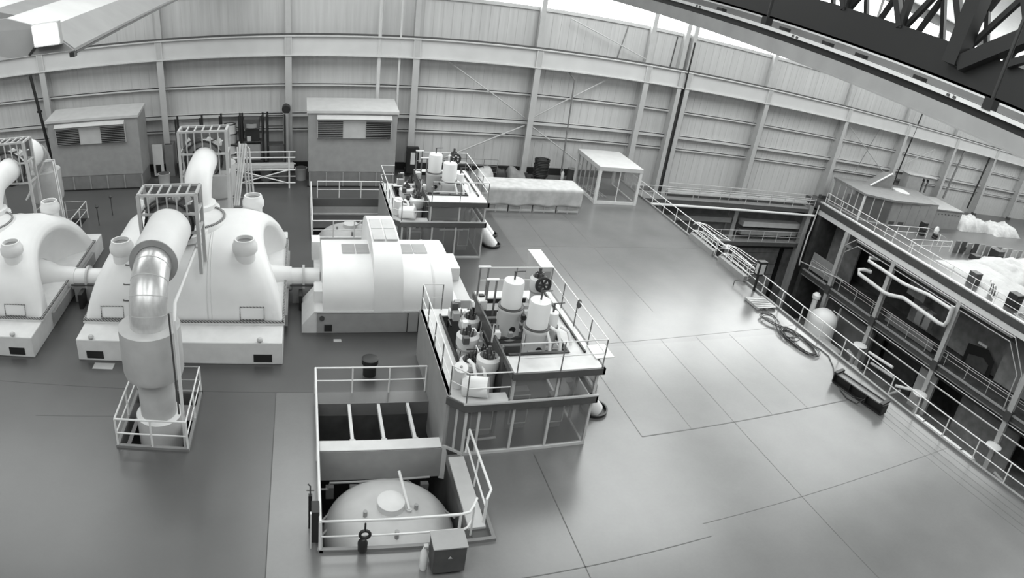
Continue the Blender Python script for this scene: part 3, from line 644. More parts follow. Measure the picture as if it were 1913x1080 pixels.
# ------------------------------------------------------------------ valve houses
def valve_house(oy, side):
    near = oy == 0
    Y = lambda y: y + oy
    t = thing('valve_house', 'glazed two-level valve house with pale decks, ' + side, 'platform', (6.6, Y(18.2), 0), 'valve houses')
    x0, x1, xs = 4.32, 9.0, 6.12
    # solid side wall toward the pit
    MB().box(4.3, Y(15.95), -1.25, 4.42, Y(21.2), 2.0).build('side_wall', 'grey', t, smooth=False)
    MB().extrude([(4.3, Y(15.95), -1.25), (4.85, Y(15.5), -1.05), (4.85, Y(15.5), .1), (4.3, Y(15.95), .1)], (.05, .05, 0)).build('corner_skirt', 'lightgrey', t, smooth=False)
    # decks with openings
    d = MB().prism([(x0, Y(15.95)), (4.78, Y(15.48)), (xs, Y(15.48)), (xs, Y(15.95))], 1.96, 2.0)
    d.box(x0, Y(15.95), 1.96, 4.95, Y(21.2), 2.0).box(4.95, Y(20.7), 1.96, xs, Y(21.2), 2.0)
    d.build('lower_deck', 'deck', t, smooth=False)
    u = MB().box(xs, Y(15.45), 3.0, x1, Y(16.35), 3.05).box(8.25, Y(16.35), 3.0, x1, Y(20.6), 3.05).box(xs, Y(20.0), 3.0, 8.25, Y(20.6), 3.05)
    u.build('upper_deck', 'deck', t, smooth=False)
    MB().box(6.2, Y(16.33), 2.93, 8.2, Y(16.43), 3.1).build('opening_edge', 'black', t, smooth=False)
    MB().box(6.2, Y(19.9), 2.93, 8.2, Y(20.0), 3.1).build('opening_edge', 'black', t, smooth=False)
    MB().box(8.7, Y(16.3), 3.05, 8.76, Y(20.5), 3.12).build('deck_angle', 'black', t, smooth=False)
    MB().box(4.93, Y(16), 1.98, 5.0, Y(20.7), 2.08).build('lower_opening_edge', 'black', t, smooth=False)
    f = MB().extrude([(x0 - .06, Y(15.92), 1.72), (4.75, Y(15.42), 1.72), (x1 + .06, Y(15.42), 1.72), (x1 + .06, Y(15.42), 1.97), (4.75, Y(15.42), 1.97), (x0 - .06, Y(15.92), 1.97)][0:0] or
                     [(4.75, Y(15.42), 1.72), (x1 + .06, Y(15.42), 1.72), (x1 + .06, Y(15.42), 1.97), (4.75, Y(15.42), 1.97)], (0, .06, 0))
    f.extrude([(x0 - .06, Y(15.90), 1.72), (4.75, Y(15.42), 1.72), (4.75, Y(15.42), 1.97), (x0 - .06, Y(15.90), 1.97)], (.04, .05, 0))
    f.box(x1, Y(15.42), 1.72, x1 + .06, Y(20.6), 1.97)
    f.build('lower_fascia', 'dark', t, smooth=False)
    MB().box(4.7, Y(15.42), 1.97, x1 + .06, Y(15.5), 2.02).build('lower_fascia_cap', 'lightgrey', t, smooth=False)
    MB().box(xs - .03, Y(15.37), 2.82, x1 + .08, Y(15.45), 3.05).box(x1, Y(15.37), 2.82, x1 + .08, Y(20.6), 3.05).box(xs - .06, Y(15.45), 2.82, xs, Y(20.6), 3.05).build('upper_fascia', 'dark', t, smooth=False)
    # glazing
    xsn = [4.85, 5.25, 6.35, 7.55, 8.93]
    for k in range(len(xsn) - 1):
        MB().box(xsn[k] + .03, Y(15.56), .12, xsn[k + 1] - .03, Y(15.58), 1.72).build('glass_panel', 'glass', t, smooth=False)
    for x in xsn: MB().box(x - .04, Y(15.53), 0, x + .04, Y(15.61), 1.72).build('mullion', 'lightgrey', t, smooth=False)
    MB().box(4.85, Y(15.52), .0, x1 - .03, Y(15.62), .1).build('sill', 'lightgrey', t, smooth=False)
    MB().extrude([(4.38, Y(15.95), .1), (4.85, Y(15.55), .1), (4.85, Y(15.55), 1.72), (4.38, Y(15.95), 1.72)], (.015, .015, 0)).build('glass_panel', 'glass', t, smooth=False)
    MB().box(4.58, Y(15.72), .1, 4.64, Y(15.78), 1.72).build('mullion', 'lightgrey', t, smooth=False)
    for k in range(4):
        ya = 15.62 + k * 1.24
        MB().box(8.93, Y(ya + .03), .1, 8.95, Y(ya + 1.2), 1.72).build('glass_panel', 'glass', t, smooth=False)
        MB().box(8.9, Y(ya + 1.2), 0, 8.98, Y(ya + 1.26), 1.72).build('mullion', 'lightgrey', t, smooth=False)
    for a, b_ in ((6.25, 7.6), (7.68, 8.93)):
        MB().box(a, Y(15.56), 2.02, b_, Y(15.58), 2.82).build('upper_glass_panel', 'glass', t, smooth=False)
    for x in (6.2, 7.64, 8.93): MB().box(x - .04, Y(15.53), 2.0, x + .04, Y(15.61), 2.82).build('upper_mullion', 'lightgrey', t, smooth=False)
    MB().box(8.93, Y(15.65), 2.02, 8.95, Y(20.5), 2.82).build('upper_glass_panel', 'clear', t, smooth=False)
    MB().box(4.42, Y(15.6), .0, 8.9, Y(20.6), .02).build('inner_floor', 'black', t, smooth=False)  # coloured black to put deep shade under the deck openings
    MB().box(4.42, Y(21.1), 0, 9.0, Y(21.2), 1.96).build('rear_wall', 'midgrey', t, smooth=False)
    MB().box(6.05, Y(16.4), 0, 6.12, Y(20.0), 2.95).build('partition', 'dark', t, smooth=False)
    # railings
    RG = 'railings on the valve house ' + side
    railing('grey handrail round the upper deck of the valve house ' + side, [(6.2, Y(20.5), 3.05), (8.98, Y(20.5), 3.05), (8.98, Y(15.45), 3.05), (6.2, Y(15.45), 3.05)], 1.0, RG, m='rail', pm='darkrail', posts=1.35, r=.022)
    railing('handrail round the lower deck and cut corner of the valve house ' + side, [(5.1, Y(21.15), 2.0), (4.36, Y(21.15), 2.0), (4.36, Y(15.95), 2.0), (4.78, Y(15.5), 2.0), (6.1, Y(15.5), 2.0)], 1.05, RG, m='rail', pm='darkrail', posts=1.2, r=.022)
    # interior equipment seen through the glass
    for k, (x, y, w_, h_) in enumerate(((5.6, 16.4, .35, 1.2), (6.9, 16.6, .3, 1.5), (8.2, 16.5, .25, 1.3))):
        tt = thing('instrument_rack', 'grey instrument rack behind the glass, %s, in the valve house %s' % (('leftmost', 'middle', 'rightmost')[k], side), 'rack', (x, Y(y), .02), 'racks inside the valve house ' + side)
        MB().box(x - w_, Y(y), .02, x + w_, Y(y) + .3, h_).build('panel', 'grey', tt, smooth=False)
        MB().tube([(x - w_, Y(y) - .08, .3), (x - w_, Y(y) - .08, h_ - .1), (x + w_, Y(y) - .08, h_ - .1), (x + w_, Y(y) - .08, .3), (x - w_, Y(y) - .08, .3)], .025, 8).build('tube_loop', 'offwhite', tt)
    P([(6.8, Y(15.9), 1.4), (8.0, Y(15.9), 1.4)], .05, 'header_pipe', 'white header pipe behind the front glass of the valve house ' + side, m='rail')
    P([(4.9, Y(15.8), .5), (5.3, Y(15.8), .35), (6.0, Y(15.9), .3)], .04, 'header_pipe', 'low bent pipe at the corner inside the valve house ' + side, m='rail')
    valves(Y, side)
def valve(x, y, zb, zt, r, label, group, port=True, collar=False, arms=1, wheel=False):
    t = thing('steam_valve', label, 'valve', (x, y, zb), group)
    h = zt - zb
    if collar:
        MB().lathe((x, y, zb), [(r * .9, 0), (r * .92, h * .72), (r * 1.15, h * .78), (r * 1.2, h * .95), (r * .9, h), (r * .85, h * .85)], 26, caps=False).build('body', 'offwhite', t)
        MB().lathe((x, y, zb + h * .8), [(r * .9, 0), (r * .9, .03)], 24).build('gland', 'dark', t)
        MB().lathe((x, y, zb + h * .7), [(r * 1.02, 0), (r * 1.02, .05)], 26).build('flange', 'grey', t)
        b = MB()
        for k in range(7):
            a = k * .9; b.tube([(x + r * .5 * math.cos(a), y + r * .5 * math.sin(a), zt - .1), (x + r * .5 * math.cos(a), y + r * .5 * math.sin(a), zt + .13)], .035, 6)
        b.build('stud_ring', 'dark', t)
        MB().tube([(x, y, zt - .1), (x, y, zt + .32)], .06, 8).build('stem', 'dark', t)
    else:
        MB().lathe((x, y, zb), [(r * 1.12, 0), (r * 1.12, h * .46), (r * 1.2, h * .48), (r * 1.2, h * .54)], 32).build('body', 'offwhite', t)
        MB().lathe((x, y, zb + h * .54), [(r * 1.22, 0), (r * 1.22, .03)], 32).build('flange', 'dark', t)
        MB().lathe((x, y, zb + h * .56), [(r * .98, 0), (r * .98, h * .4), (r * .92, h * .44), (0, h * .46)], 32).build('cylinder', 'white', t, ang=50)
        MB().tube([(x, y, zt), (x, y, zt + .32)], .035, 8).build('rod', 'dark', t)
        MB().tube([(x - .05, y, zt + .32), (x + .35, y, zt + .34)], .02, 6).build('lever', 'dark', t)
    if port:
        MB().lathe((x + .03, y - r * 1.13, zb + h * .22), [(0, 0), (r * .3, 0), (r * .3, -.02), (0, -.02)], 18, axis='Y').build('port', 'black', t)
    if wheel:
        MB().tube([(x + .24 * math.cos(R(a)), y - r - .2, zt - .1 + .24 * math.sin(R(a))) for a in range(0, 361, 20)], .06, 8, caps=False).build('handwheel', 'black', t)
        for q in (0, 60, 120): MB().tube([(x - .24 * math.cos(R(q)), y - r - .2, zt - .1 - .24 * math.sin(R(q))), (x + .24 * math.cos(R(q)), y - r - .2, zt - .1 + .24 * math.sin(R(q)))], .04, 6).build('spoke', 'black', t)
    return t
def valves(Y, side):
    G = 'valves of the valve house ' + side
    rg = 'right group'
    valve(7.35, Y(17.3), 2.4, 4.45, .36, 'front tall capped white valve, upper deck of the valve house ' + side, G)
    valve(6.85, Y(18.6), 2.4, 4.5, .36, 'rear tall capped white valve, upper deck of the valve house ' + side, G)
    valve(7.95, Y(19.2), 2.4, 4.35, .26, 'white valve with a black handwheel on the upper deck, valve house ' + side, G, collar=True, wheel=True)
    valve(8.05, Y(17.75), 2.6, 3.75, .2, 'slim white valve right of the capped cylinders, valve house ' + side, G, port=False)
    valve(5.75, Y(16.9), .9, 2.75, .32, 'flared white valve nearest the camera on the lower side, valve house ' + side, G, collar=True)
    valve(5.35, Y(18.1), .9, 2.85, .32, 'flared white valve, middle of the lower side, valve house ' + side, G, collar=True)
    valve(5.75, Y(19.4), .9, 2.7, .28, 'flared white valve farthest back on the lower side, valve house ' + side, G, collar=True)
    valve(5.3, Y(17.3), 1.2, 2.35, .3, 'squat white valve body beside the lower walkway, valve house ' + side, G, port=False, collar=True)
    for k in range(3):
        x = 7.72 + k * .36; tt = thing('drain_tube', 'bent white tube before the capped valve, %s of three, valve house %s' % (('left', 'middle', 'right')[k], side), 'tube', (x, Y(16.9), 3), 'bent tubes of the valve house ' + side)
        MB().tube([(x - .32, Y(17.15), 3.55), (x - .1, Y(17.0), 3.45), (x, Y(16.85), 3.1), (x, Y(16.7), 2.6)], .055, 10).build('tube', 'white', tt)
        MB().lathe((x, Y(16.7), 2.55), [(.11, 0), (.12, .08), (.08, .14)], 14).build('foot', 'white', tt)
    for k in range(2):
        x = 5.1 + k * .3; tt = thing('drain_tube', 'bent white tube on the lower walkway side, %s one, valve house %s' % (('left', 'right')[k], side), 'tube', (x, Y(16.4), 2), 'bent tubes of the valve house ' + side)
        MB().tube([(x, Y(16.9), 2.6), (x + .12, Y(16.7), 2.55), (x + .2, Y(16.45), 2.2), (x + .2, Y(16.35), 1.3)], .06, 10).build('tube', 'white', tt)
    for k, (a, b_, r) in enumerate((((4.66, 16.3, 2.25), (4.66, 16.1, 2.8), .21), ((4.95, 15.95, 2.3), (5.3, 15.8, 2.35), .31))):
        tt = thing('accumulator', 'white %s vessel at the cut corner of the deck, valve house %s' % (('upright', 'lying')[k], side), 'vessel', (a[0], Y(a[1]), 2), 'vessels of the valve house ' + side)
        A, B = Vector((a[0], Y(a[1]), a[2])), Vector((b_[0], Y(b_[1]), b_[2])); d = (B - A).normalized() * r * .6
        MB().tube([A - d, A - d * .5, A, B, B + d * .5, B + d], r, 20).build('shell', 'white', tt)
        MB().tube([A - d * 1.3, B + d * 1.3], .04, 8).build('spigot', 'grey', tt)
    rnd = random.Random(5)
    pp = thing('control_pipework', 'tangle of grey control pipes and rods between the valves, valve house ' + side, 'pipes', (6.3, Y(18), 2))
    for k in range(60):
        x = rnd.uniform(5.05, 6.2) if k < 34 else rnd.uniform(6.2, 8.2); y = rnd.uniform(16.6, 20.2); z = rnd.uniform(1.7, 2.8) if k < 34 else rnd.uniform(2.3, 3.3)
        ax = rnd.choice('xyz'); L = rnd.uniform(.25, .9)
        p2 = (x + (L if ax == 'x' else 0), Y(y) + (L if ax == 'y' else 0), z + (L * .8 if ax == 'z' else 0))
        MB().tube([(x, Y(y), z), p2, (p2[0], p2[1], p2[2] - .3)], rnd.choice((.025, .035, .05)), 7).build('pipe', rnd.choice(('dark', 'offwhite', 'grey', 'black', 'white')), pp)
    for k in range(34):
        x = rnd.uniform(5.15, 8.0); y = rnd.uniform(17.5, 20.3); z = rnd.uniform(2.2, 3.0) if x < 6.2 else rnd.uniform(2.7, 3.5)
        s_ = rnd.uniform(.06, .16)
        MB().box(x - s_, Y(y) - s_, z - s_, x + s_, Y(y) + s_, z + s_ * 1.3).build('actuator', rnd.choice(('dark', 'white', 'offwhite', 'black', 'grey')), pp, smooth=False, bevel=.01)
    for k in range(5):
        MB().tube([(6.4, Y(17.8 + k * .45), 2.5), (8.2, Y(17.8 + k * .45), 2.5)], .06, 8).build('pipe', ('grey', 'dark', 'offwhite', 'dark', 'grey')[k], pp)
    for k, (x, y) in enumerate(((6.15, 20.3), (6.35, 19.8))):
        tt = thing('ladder_frame', 'tall narrow frame with a pale cross bar, %s, valve house %s' % (('rear', 'front')[k], side), 'frame', (x, Y(y), 2), 'frames of the valve house ' + side)
        h_ = 4.15 - k * .25
        for dx in (0, .3): MB().box(x + dx - .03, Y(y) - .03, 2.0, x + dx + .03, Y(y) + .03, h_).build('upright', 'darkrail', tt, smooth=False)
        MB().box(x - .06, Y(y) - .05, h_, x + .38, Y(y) + .05, h_ + .05).build('cross_bar', 'rail', tt, smooth=False)
    # slanted steam leads entering the floor on the right
    for k, (x, y) in enumerate(((10.15, 17.2), (10.35, 18.6))):
        tt = thing('steam_lead', 'white slanted pipe into a black floor collar, %s one, valve house %s' % (('front', 'rear')[k], side), 'pipe', (x, Y(y), 0), 'slanted leads of the valve house ' + side)
        MB().tube([(x - 1.2, Y(y) + .1, 1.45), (x - .1, Y(y), .0)], .26, 24, r1=.33).build('lead', 'white', tt)
        MB().lathe((x - .15, Y(y), 0), [(.50, 0), (.52, .12), (.46, .12), (.44, 0)], 36, caps=False).build('collar', 'black', tt)
        MB().lathe((x - .15, Y(y), .0), [(.0, .004), (.46, .004)], 30, caps=False).build('floor_opening', 'black', tt)
valve_house(0, 'near the camera')
valve_house(14.4, 'far behind the generator')
t = thing('control_cabinet', 'tall narrow white cabinet standing behind the near valve house', 'cabinet', (10.35, 25.2, 0))
MB().box(10.08, 24.3, 0, 10.62, 26.1, 2.2).build('body', 'lightgrey', t, smooth=False, bevel=.02)
MB().box(10.05, 24.27, 2.2, 10.65, 26.13, 2.24).build('lid', 'white', t, smooth=False)
for k in range(3): MB().box(10.15, 24.28, .3 + k * .6, 10.55, 24.3, .8 + k * .6).build('door', 'grey', t, smooth=False)
t = thing('rag', 'small dark rag hung on the handrail of the near upper deck', 'rag', (9.0, 17.9, 3.9))
MB().lathe((9.0, 17.9, 3.98), [(.02, -.2), (.09, -.1), (.07, .08), (.02, .13)], 9).build('cloth', 'dark', t)
tag(MB().box(8.95, 15.9, 3.06, 9.6, 16.7, 3.09).build('loose_plate', 'offwhite', loc=(9.2, 16.3, 3.06), smooth=False), 'loose pale plate lying out over the corner of the near upper deck', 'plate')
# ------------------------------------------------------------------ equipment well, back side
struct(MB().box(22.9, WY, -12, 96, WY + .3, -.5), 'wall_back', 'concrete', smooth=False)
b = MB()
for z in (-5.0, -6.2, -7.4, -8.6, -9.8, -11): b.box(33, WY - .04, z - .03, 42.4, WY, z + .03)
b.box(31.5, WY - .1, -12, 33, WY, -5).box(42.3, WY - .3, -12, 42.6, WY, -4)
struct(b, 'trim_12', 'black', smooth=False)
t = thing('rolling_door', 'tall panelled door between dark jambs at the back of the equipment well', 'door', (38, WY - .1, -12))
for k in range(6):
    MB().box(33.1, WY - .12, -12 + k * 1.18, 42.2, WY - .04, -12 + k * 1.18 + 1.13).build('panel', 'concrete', t, smooth=False)
def platform(z, y0, label, x0=24.0, x1=43.2, gr='walkways at the back of the equipment well'):
    t = thing('walkway', label, 'walkway', ((x0 + x1) / 2, (y0 + WY) / 2, z), gr)
    MB().box(x0, y0, z - .12, x1, WY - .1, z - .06).build('plate', 'grey', t, smooth=False)
    MB().box(x0, y0 - .06, z - .35, x1, y0, z - .0).build('edge_beam', 'dark', t, smooth=False)
    MB().box(x0, WY - .9, z - 1.0, x1, WY - .75, z - .2).build('rear_beam', 'black', t, smooth=False)
platform(-.75, 42.6, 'upper walkway against the far wall over the equipment well')
platform(-4.3, 42.8, 'lower walkway against the far wall inside the equipment well', 31.5)
RG = 'railings of the walkways over the well'
railing('thin double railing on the upper walkway over the well', [(24.2, 42.7, -.75), (43.0, 42.7, -.75)], 1.0, RG, posts=2.6, r=.03, m='lightgrey')
railing('second thin railing on the upper walkway, behind the first', [(27.5, 43.4, -.75), (43.0, 43.4, -.75)], 1.1, RG, posts=3.4, r=.03, m='lightgrey')
railing('long railing on the lower walkway inside the well', [(31.8, 42.9, -4.3), (43.0, 42.9, -4.3)], 1.05, RG, posts=1.5, r=.03, m='lightgrey')
P([(25.0, 42.45, -1.15), (43.3, 42.45, -1.3)], .11, 'service_pipe', 'long white pipe slung under the upper walkway over the well', m='rail')
P([(27.2, 43.0, -.05), (43.2, 43.0, .0)], .05, 'service_pipe', 'thin pale pipe at rail height across the well back', m='lightgrey')
G = 'ducts under the upper walkway'
for k, (xa, xb, z, h, m_) in enumerate(((27.6, 34.6, -2.35, .45, 'grey'), (36, 42.8, -2.6, .5, 'offwhite'), (36, 42.6, -3.5, .38, 'grey'), (27.6, 42.8, -.35, .22, 'lightgrey'))):
    tag(MB().box(xa, 43.4, z - h, xb, 44.2, z).build('duct', m_, loc=(xa, 43.8, z), smooth=False, bevel=.03),
        ('short grey duct left of the ninth wall column below the walkway', 'pale duct right of the ninth wall column, upper of two', 'grey duct right of the ninth wall column, lower of two', 'long shallow duct lying on the upper walkway')[k], 'duct', G)
tag(MB().box(31.5, 43.0, -12, 32.7, 44.6, -4.5).build('pier', 'black', loc=(32, 43.8, -12), smooth=False), 'dark pier left of the panelled door in the well', 'pier')
t = thing('corner_column', 'pale corner column where the well back meets the far deck', 'column', (42.6, 42.6, -12))
MB().box(42.35, 42.5, -12, 42.85, 42.56, -.4).build('front_flange', 'grey', t, smooth=False)
MB().box(42.55, 42.56, -12, 42.62, 43.2, -.4).build('web', 'grey', t, smooth=False)
t = thing('corner_pipe', 'white pipe loop down the far corner of the well', 'pipe', (43.1, 42.2, -1))
MB().tube([(43.2, 42.3, -.2), (43.0, 42.2, -2.6), (42.6, 41.9, -3.0), (42.4, 41.7, -5.3), (42.4, 41.6, -6.0)], .07, 10).build('pipe', 'lightgrey', t)
MB().tube([(42.4, 41.6, -5.6), (43.2, 37.4, -5.2), (43.3, 36.6, -5.2)], .05, 8).build('branch', 'lightgrey', t)

# railing and furniture along the well edge
RG = 'railings of the equipment well'
railing('long white railing along the near edge of the equipment well', [(23.6, 5.0, .05), (23.6, 42.2, .05)], 1.05, RG, posts=1.7, r=.03)
railing('white railing at the far end of the deck beside the glazed booth', [(23.6, 42.3, .05), (23.6, 44.2, .05)], 1.05, RG, posts=.9, r=.025)
for k, (ya, yb) in enumerate(((33.2, 30.4), (29.7, 26.9))):
    t = thing('stair_guard', 'curved white tube guard rails at the well edge, %s of two' % ('farther', 'nearer')[k], 'railing', (23.8, (ya + yb) / 2, 0), 'tube guards at the well edge')
    for z in (1.15, .6):
        for xo, yo in ((0, 0), (.45, .25), (.8, .5)):
            MB().tube([(23.55, ya, z - .25), (23.6 + xo * .3, ya - .15, z), (23.75 + xo * .6, ya - .6, z), (23.7 + xo, yb + yo, z - .05), (24.5, yb - .1, z - .05)], .02, 7).build('guard_tube', 'rail', t)
    for k2 in range(5):
        y_ = ya - .4 - k2 * (ya - yb - .4) / 4
        MB().tube([(23.72, y_, 0.05), (23.75, y_, 1.15)], .025, 6).build('post', 'rail', t)
    MB().box(23.45, yb, .0, 23.75, ya, .35).build('kick_plate', 'grey', t, smooth=False)
t = thing('control_pendant_stand', 'dark framed sign box on a post at the well edge', 'sign', (23.45, 25.8, 0))
MB().box(23.4, 25.75, 0, 23.5, 25.85, 1.1).build('post', 'black', t, smooth=False)
MB().box(23.2, 25.6, 1.0, 23.75, 25.95, 1.85).build('box', 'black', t, smooth=False, bevel=.02)
MB().box(23.19, 25.66, 1.12, 23.2, 25.88, 1.72).box(23.3, 25.59, 1.12, 23.62, 25.6, 1.72).build('face', 'lightgrey', t, smooth=False)
MB().tube([(23.3, 25.9, .9), (22.9, 26.1, .45), (22.5, 26.5, .3), (22.5, 26.5, 0)], .03, 7).build('bracket', 'dark', t)
t = thing('pallet', 'timber pallet on the deck beside the well railing', 'pallet', (22.8, 24.1, 0))
for k in range(7):
    MB().box(22.1, 23.55 + k * .19, .14, 23.35, 23.68 + k * .19, .17).build('top_board', 'canvas', t, smooth=False)
for x in (22.1, 22.68, 23.25): MB().box(x, 23.55, .03, x + .1, 24.82, .14).build('runner', 'wood', t, smooth=False)
# cable coil
t = thing('cable_coil', 'loose figure-of-eight coil of black cable on the pale deck', 'cable', (22.3, 20.6, 0))
rnd = random.Random(3)
for k in range(10):
    pts = []; ox, oy, sc_ = rnd.uniform(-.16, .16), rnd.uniform(-.2, .2), rnd.uniform(.85, 1.08)
    for a in range(0, 361, 12):
        q = R(a); 
        if k < 6: px, py = 22.35 + .52 * sc_ * math.cos(q) + ox * .5, 20.2 + 1.35 * sc_ * math.sin(q) + oy
        else: px, py = 22.15 + .42 * sc_ * math.sin(2 * q) * .9 + ox, 21.7 + 1.25 * sc_ * math.sin(q) + oy
        pts.append((px, py, .035 + .015 * k + .02 * math.sin(3 * q + k)))
    MB().tube(pts, .02, 6, caps=False).build('cable_loop', 'black', t)
MB().tube([(22.75, 20.2, .06), (23.1, 19.5, .03), (23.1, 18.8, .03), (22.6, 17.9, .03), (22.0, 17.2, .03), (21.6, 16.4, .03), (21.7, 15.6, .03), (22.0, 15.2, .1)], .025, 7).build('cable_tail', 'dark', t)
# lifting beam
t = thing('lifting_beam', 'dark steel lifting beam lying on the deck by the well', 'beam', (21.9, 15.5, 0))
A, B = Vector((21.75, 16.9, 0)), Vector((22.15, 14.1, 0)); dd = (B - A).normalized(); nn = Vector((-dd.y, dd.x, 0))
for zz, w_ in ((.05, .42), (.5, .42)):
    MB().bar(A + Vector((0, 0, zz)), B + Vector((0, 0, zz)), w_, .05).build('flange', 'midgrey' if zz > .1 else 'black', t, smooth=False)
MB().bar(A + Vector((0, 0, .27)), B + Vector((0, 0, .27)), .06, .42).build('web', 'black', t, smooth=False)
for f_ in (0, .33, .66, 1):
    p = A.lerp(B, f_); MB().bar(p - nn * .2 + Vector((0, 0, .27)), p + nn * .2 + Vector((0, 0, .27)), .05, .42).build('stiffener', 'black', t, smooth=False)
for f_ in (.03, .97):
    p = A.lerp(B, f_)
    MB().bar(p - nn * .3 + Vector((0, 0, .55)), p + nn * .3 + Vector((0, 0, .6)), .16, .1).build('end_hook', 'black', t, smooth=False)
MB().tube([A + dd * .2 + Vector((.12, 0, .57)), B - dd * .2 + Vector((.12, 0, .57))], .035, 7).build('rod', 'black', t)
MB().tube([(21.45, 16.2, .05), (21.3, 15.6, .04), (21.45, 15.1, .05), (21.8, 15.0, .3)], .025, 7).build('sling', 'black', t)

# ------------------------------------------------------------------ building across the well
FX = 43.5
struct(MB().box(FX, -16, .0, FX + .35, 42.6, .1), 'trim_13', 'offwhite', smooth=False)
struct(MB().box(FX - .06, -16, -.62, FX, 42.6, -.04), 'trim_14', 'dark', smooth=False)
struct(MB().box(FX - .03, -16, -1.1, FX + .3, 42.4, -.62), 'trim_15', 'offwhite', smooth=False)
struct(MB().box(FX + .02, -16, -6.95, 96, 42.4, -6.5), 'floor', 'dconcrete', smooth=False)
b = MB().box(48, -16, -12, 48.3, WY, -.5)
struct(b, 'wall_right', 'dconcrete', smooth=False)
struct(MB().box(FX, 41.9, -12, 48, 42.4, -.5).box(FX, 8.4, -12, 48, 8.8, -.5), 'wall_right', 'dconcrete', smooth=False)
def fbox(x0, y0, z0, x1, y1, z1, m, name, label, cat, group=None, **k):
    return tag(MB().box(x0, y0, z0, x1, y1, z1).build(name, m, loc=((x0 + x1) / 2, (y0 + y1) / 2, z0), smooth=False, **k), label, cat, group)
G = 'columns across the equipment well'
for k, y in enumerate((38.0, 32.0, 24.7, 17.2, 10.0)):
    t = thing('facade_column', 'pale steel column of the building across the well, %s from the far wall' % ordn[k], 'column', (43.4, y, -12), G)
    for z0, z1 in ((-12, -7.1), (-6.3, -1.05)):
        MB().box(43.18, y - .2, z0, 43.24, y + .2, z1).build('outer_flange', 'steel', t, smooth=False)
        MB().box(43.24, y - .03, z0, 43.5, y + .03, z1).build('web', 'steel', t, smooth=False)
        MB().box(43.5, y - .2, z0, 43.56, y + .2, z1).build('inner_flange', 'steel', t, smooth=False)
    MB().box(43.1, y - .28, -7.1, 43.6, y + .28, -6.3).build('joint_plate', 'dark', t, smooth=False)
t = thing('floor_edge_beam', 'grey edge beam carrying the middle floor across the well', 'beam', (43.4, 20, -6.6))
MB().box(43.25, 8.8, -6.55, 43.5, 41.9, -6.45).build('top_flange', 'grey', t, smooth=False)
MB().box(43.35, 8.8, -7.0, 43.4, 41.9, -6.55).build('web', 'dark', t, smooth=False)
MB().box(43.25, 8.8, -7.05, 43.5, 41.9, -7.0).build('bottom_flange', 'midgrey', t, smooth=False)
railing('thin railing along the middle floor across the well', [(43.7, 9.0, -6.45), (43.7, 41.5, -6.45)], 1.15, None, posts=2.2, r=.03, m='lightgrey', mid=(.55, .85))
t = thing('opening_frame', 'light double frame with cut corners round the great opening across the well', 'frame', (43.4, 28, -1))
fr = [(43.3, 37.9, -2.3), (43.3, 36.7, -1.15), (43.3, 19.2, -1.15), (43.3, 17.5, -3.4), (43.3, 17.4, -6.4)]
MB().tube(fr, .05, 6).build('outer_edge', 'lightgrey', t, smooth=False)
fr2 = [(43.35, 37.6, -2.75), (43.35, 36.4, -1.65), (43.35, 19.5, -1.65), (43.35, 17.9, -3.6), (43.35, 17.8, -6.4)]
MB().tube(fr2, .045, 6).build('inner_edge', 'lightgrey', t, smooth=False)
tb = MB()
tb.box(43.22, 19.4, -1.32, 43.3, 36.6, -1.18)
tb.build('tooth_strip', 'bolts', t, smooth=False)
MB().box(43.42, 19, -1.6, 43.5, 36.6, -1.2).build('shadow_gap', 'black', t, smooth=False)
# recesses
fbox(46, 38.2, -6.4, 46.2, 41.9, -1.0, 'concrete', 'recess_wall', 'grey panel wall behind the bay next to the far wall', 'wall')
fbox(45.8, 39.2, -3.2, 46.0, 40.6, -2.9, 'rail', 'strip_light', 'pale strip fitting on the grey panel of the first bay', 'light')
fbox(43.7, 38.3, -6.3, 43.8, 41.5, -4.6, 'grey', 'parapet_panel', 'grey parapet panel in the bay next to the far wall', 'panel')
fbox(47.2, 19.5, -6.4, 47.4, 31.4, -2.0, 'concrete', 'recess_wall', 'stained grey wall behind the two long pipes', 'wall')
fbox(46.6, 10.5, -6.4, 46.9, 21.0, -1.5, 'concrete', 'recess_wall', 'pale block wall with a dark cut-corner opening', 'wall')
fbox(45.4, 29.2, -3.6, 46.4, 31.2, -1.9, 'concrete', 'hanging_duct', 'grey duct box hanging behind the second column', 'duct')
t = thing('wall_opening', 'black cut-corner opening in the pale block wall across the well', 'opening', (46.5, 20, -6))
MB().extrude([(46.55, 24.3, -6.4), (46.55, 24.3, -4.8), (46.55, 22.4, -4.4), (46.55, 21.5, -5.0), (46.55, 21.4, -6.4)], (-.05, 0, 0)).build('recess', 'black', t, smooth=False)
MB().extrude([(46.48, 23.9, -6.4), (46.48, 23.9, -5.6), (46.48, 22.5, -5.2), (46.48, 21.8, -5.5), (46.48, 21.8, -6.4)], (-.05, 0, 0)).build('screen', 'dark', t, smooth=False)
fbox(46.3, 22.5, -4.3, 46.45, 23.4, -4.1, 'rail', 'strip_light', 'bright strip fitting above the dark cut-corner opening', 'light')
G = 'grey lockers behind the parapet across the well'
for k, y in enumerate((29.0, 28.1)):
    fbox(45.2, y - .35, -5.4, 45.8, y + .35, -3.9, 'grey', 'wall_box', 'tall grey box on the wall below the long pipes, %s one' % ('left', 'right')[k], 'box', G)
fbox(44.2, 26.0, -6.4, 44.25, 31.5, -5.6, 'midgrey', 'mesh_screen', 'grey mesh panel behind the middle railing across the well', 'panel')
t = thing('service_pipe', 'thick pale pipe with elbows, lower of the two across the well', 'pipe', (43, 30, -3.5))
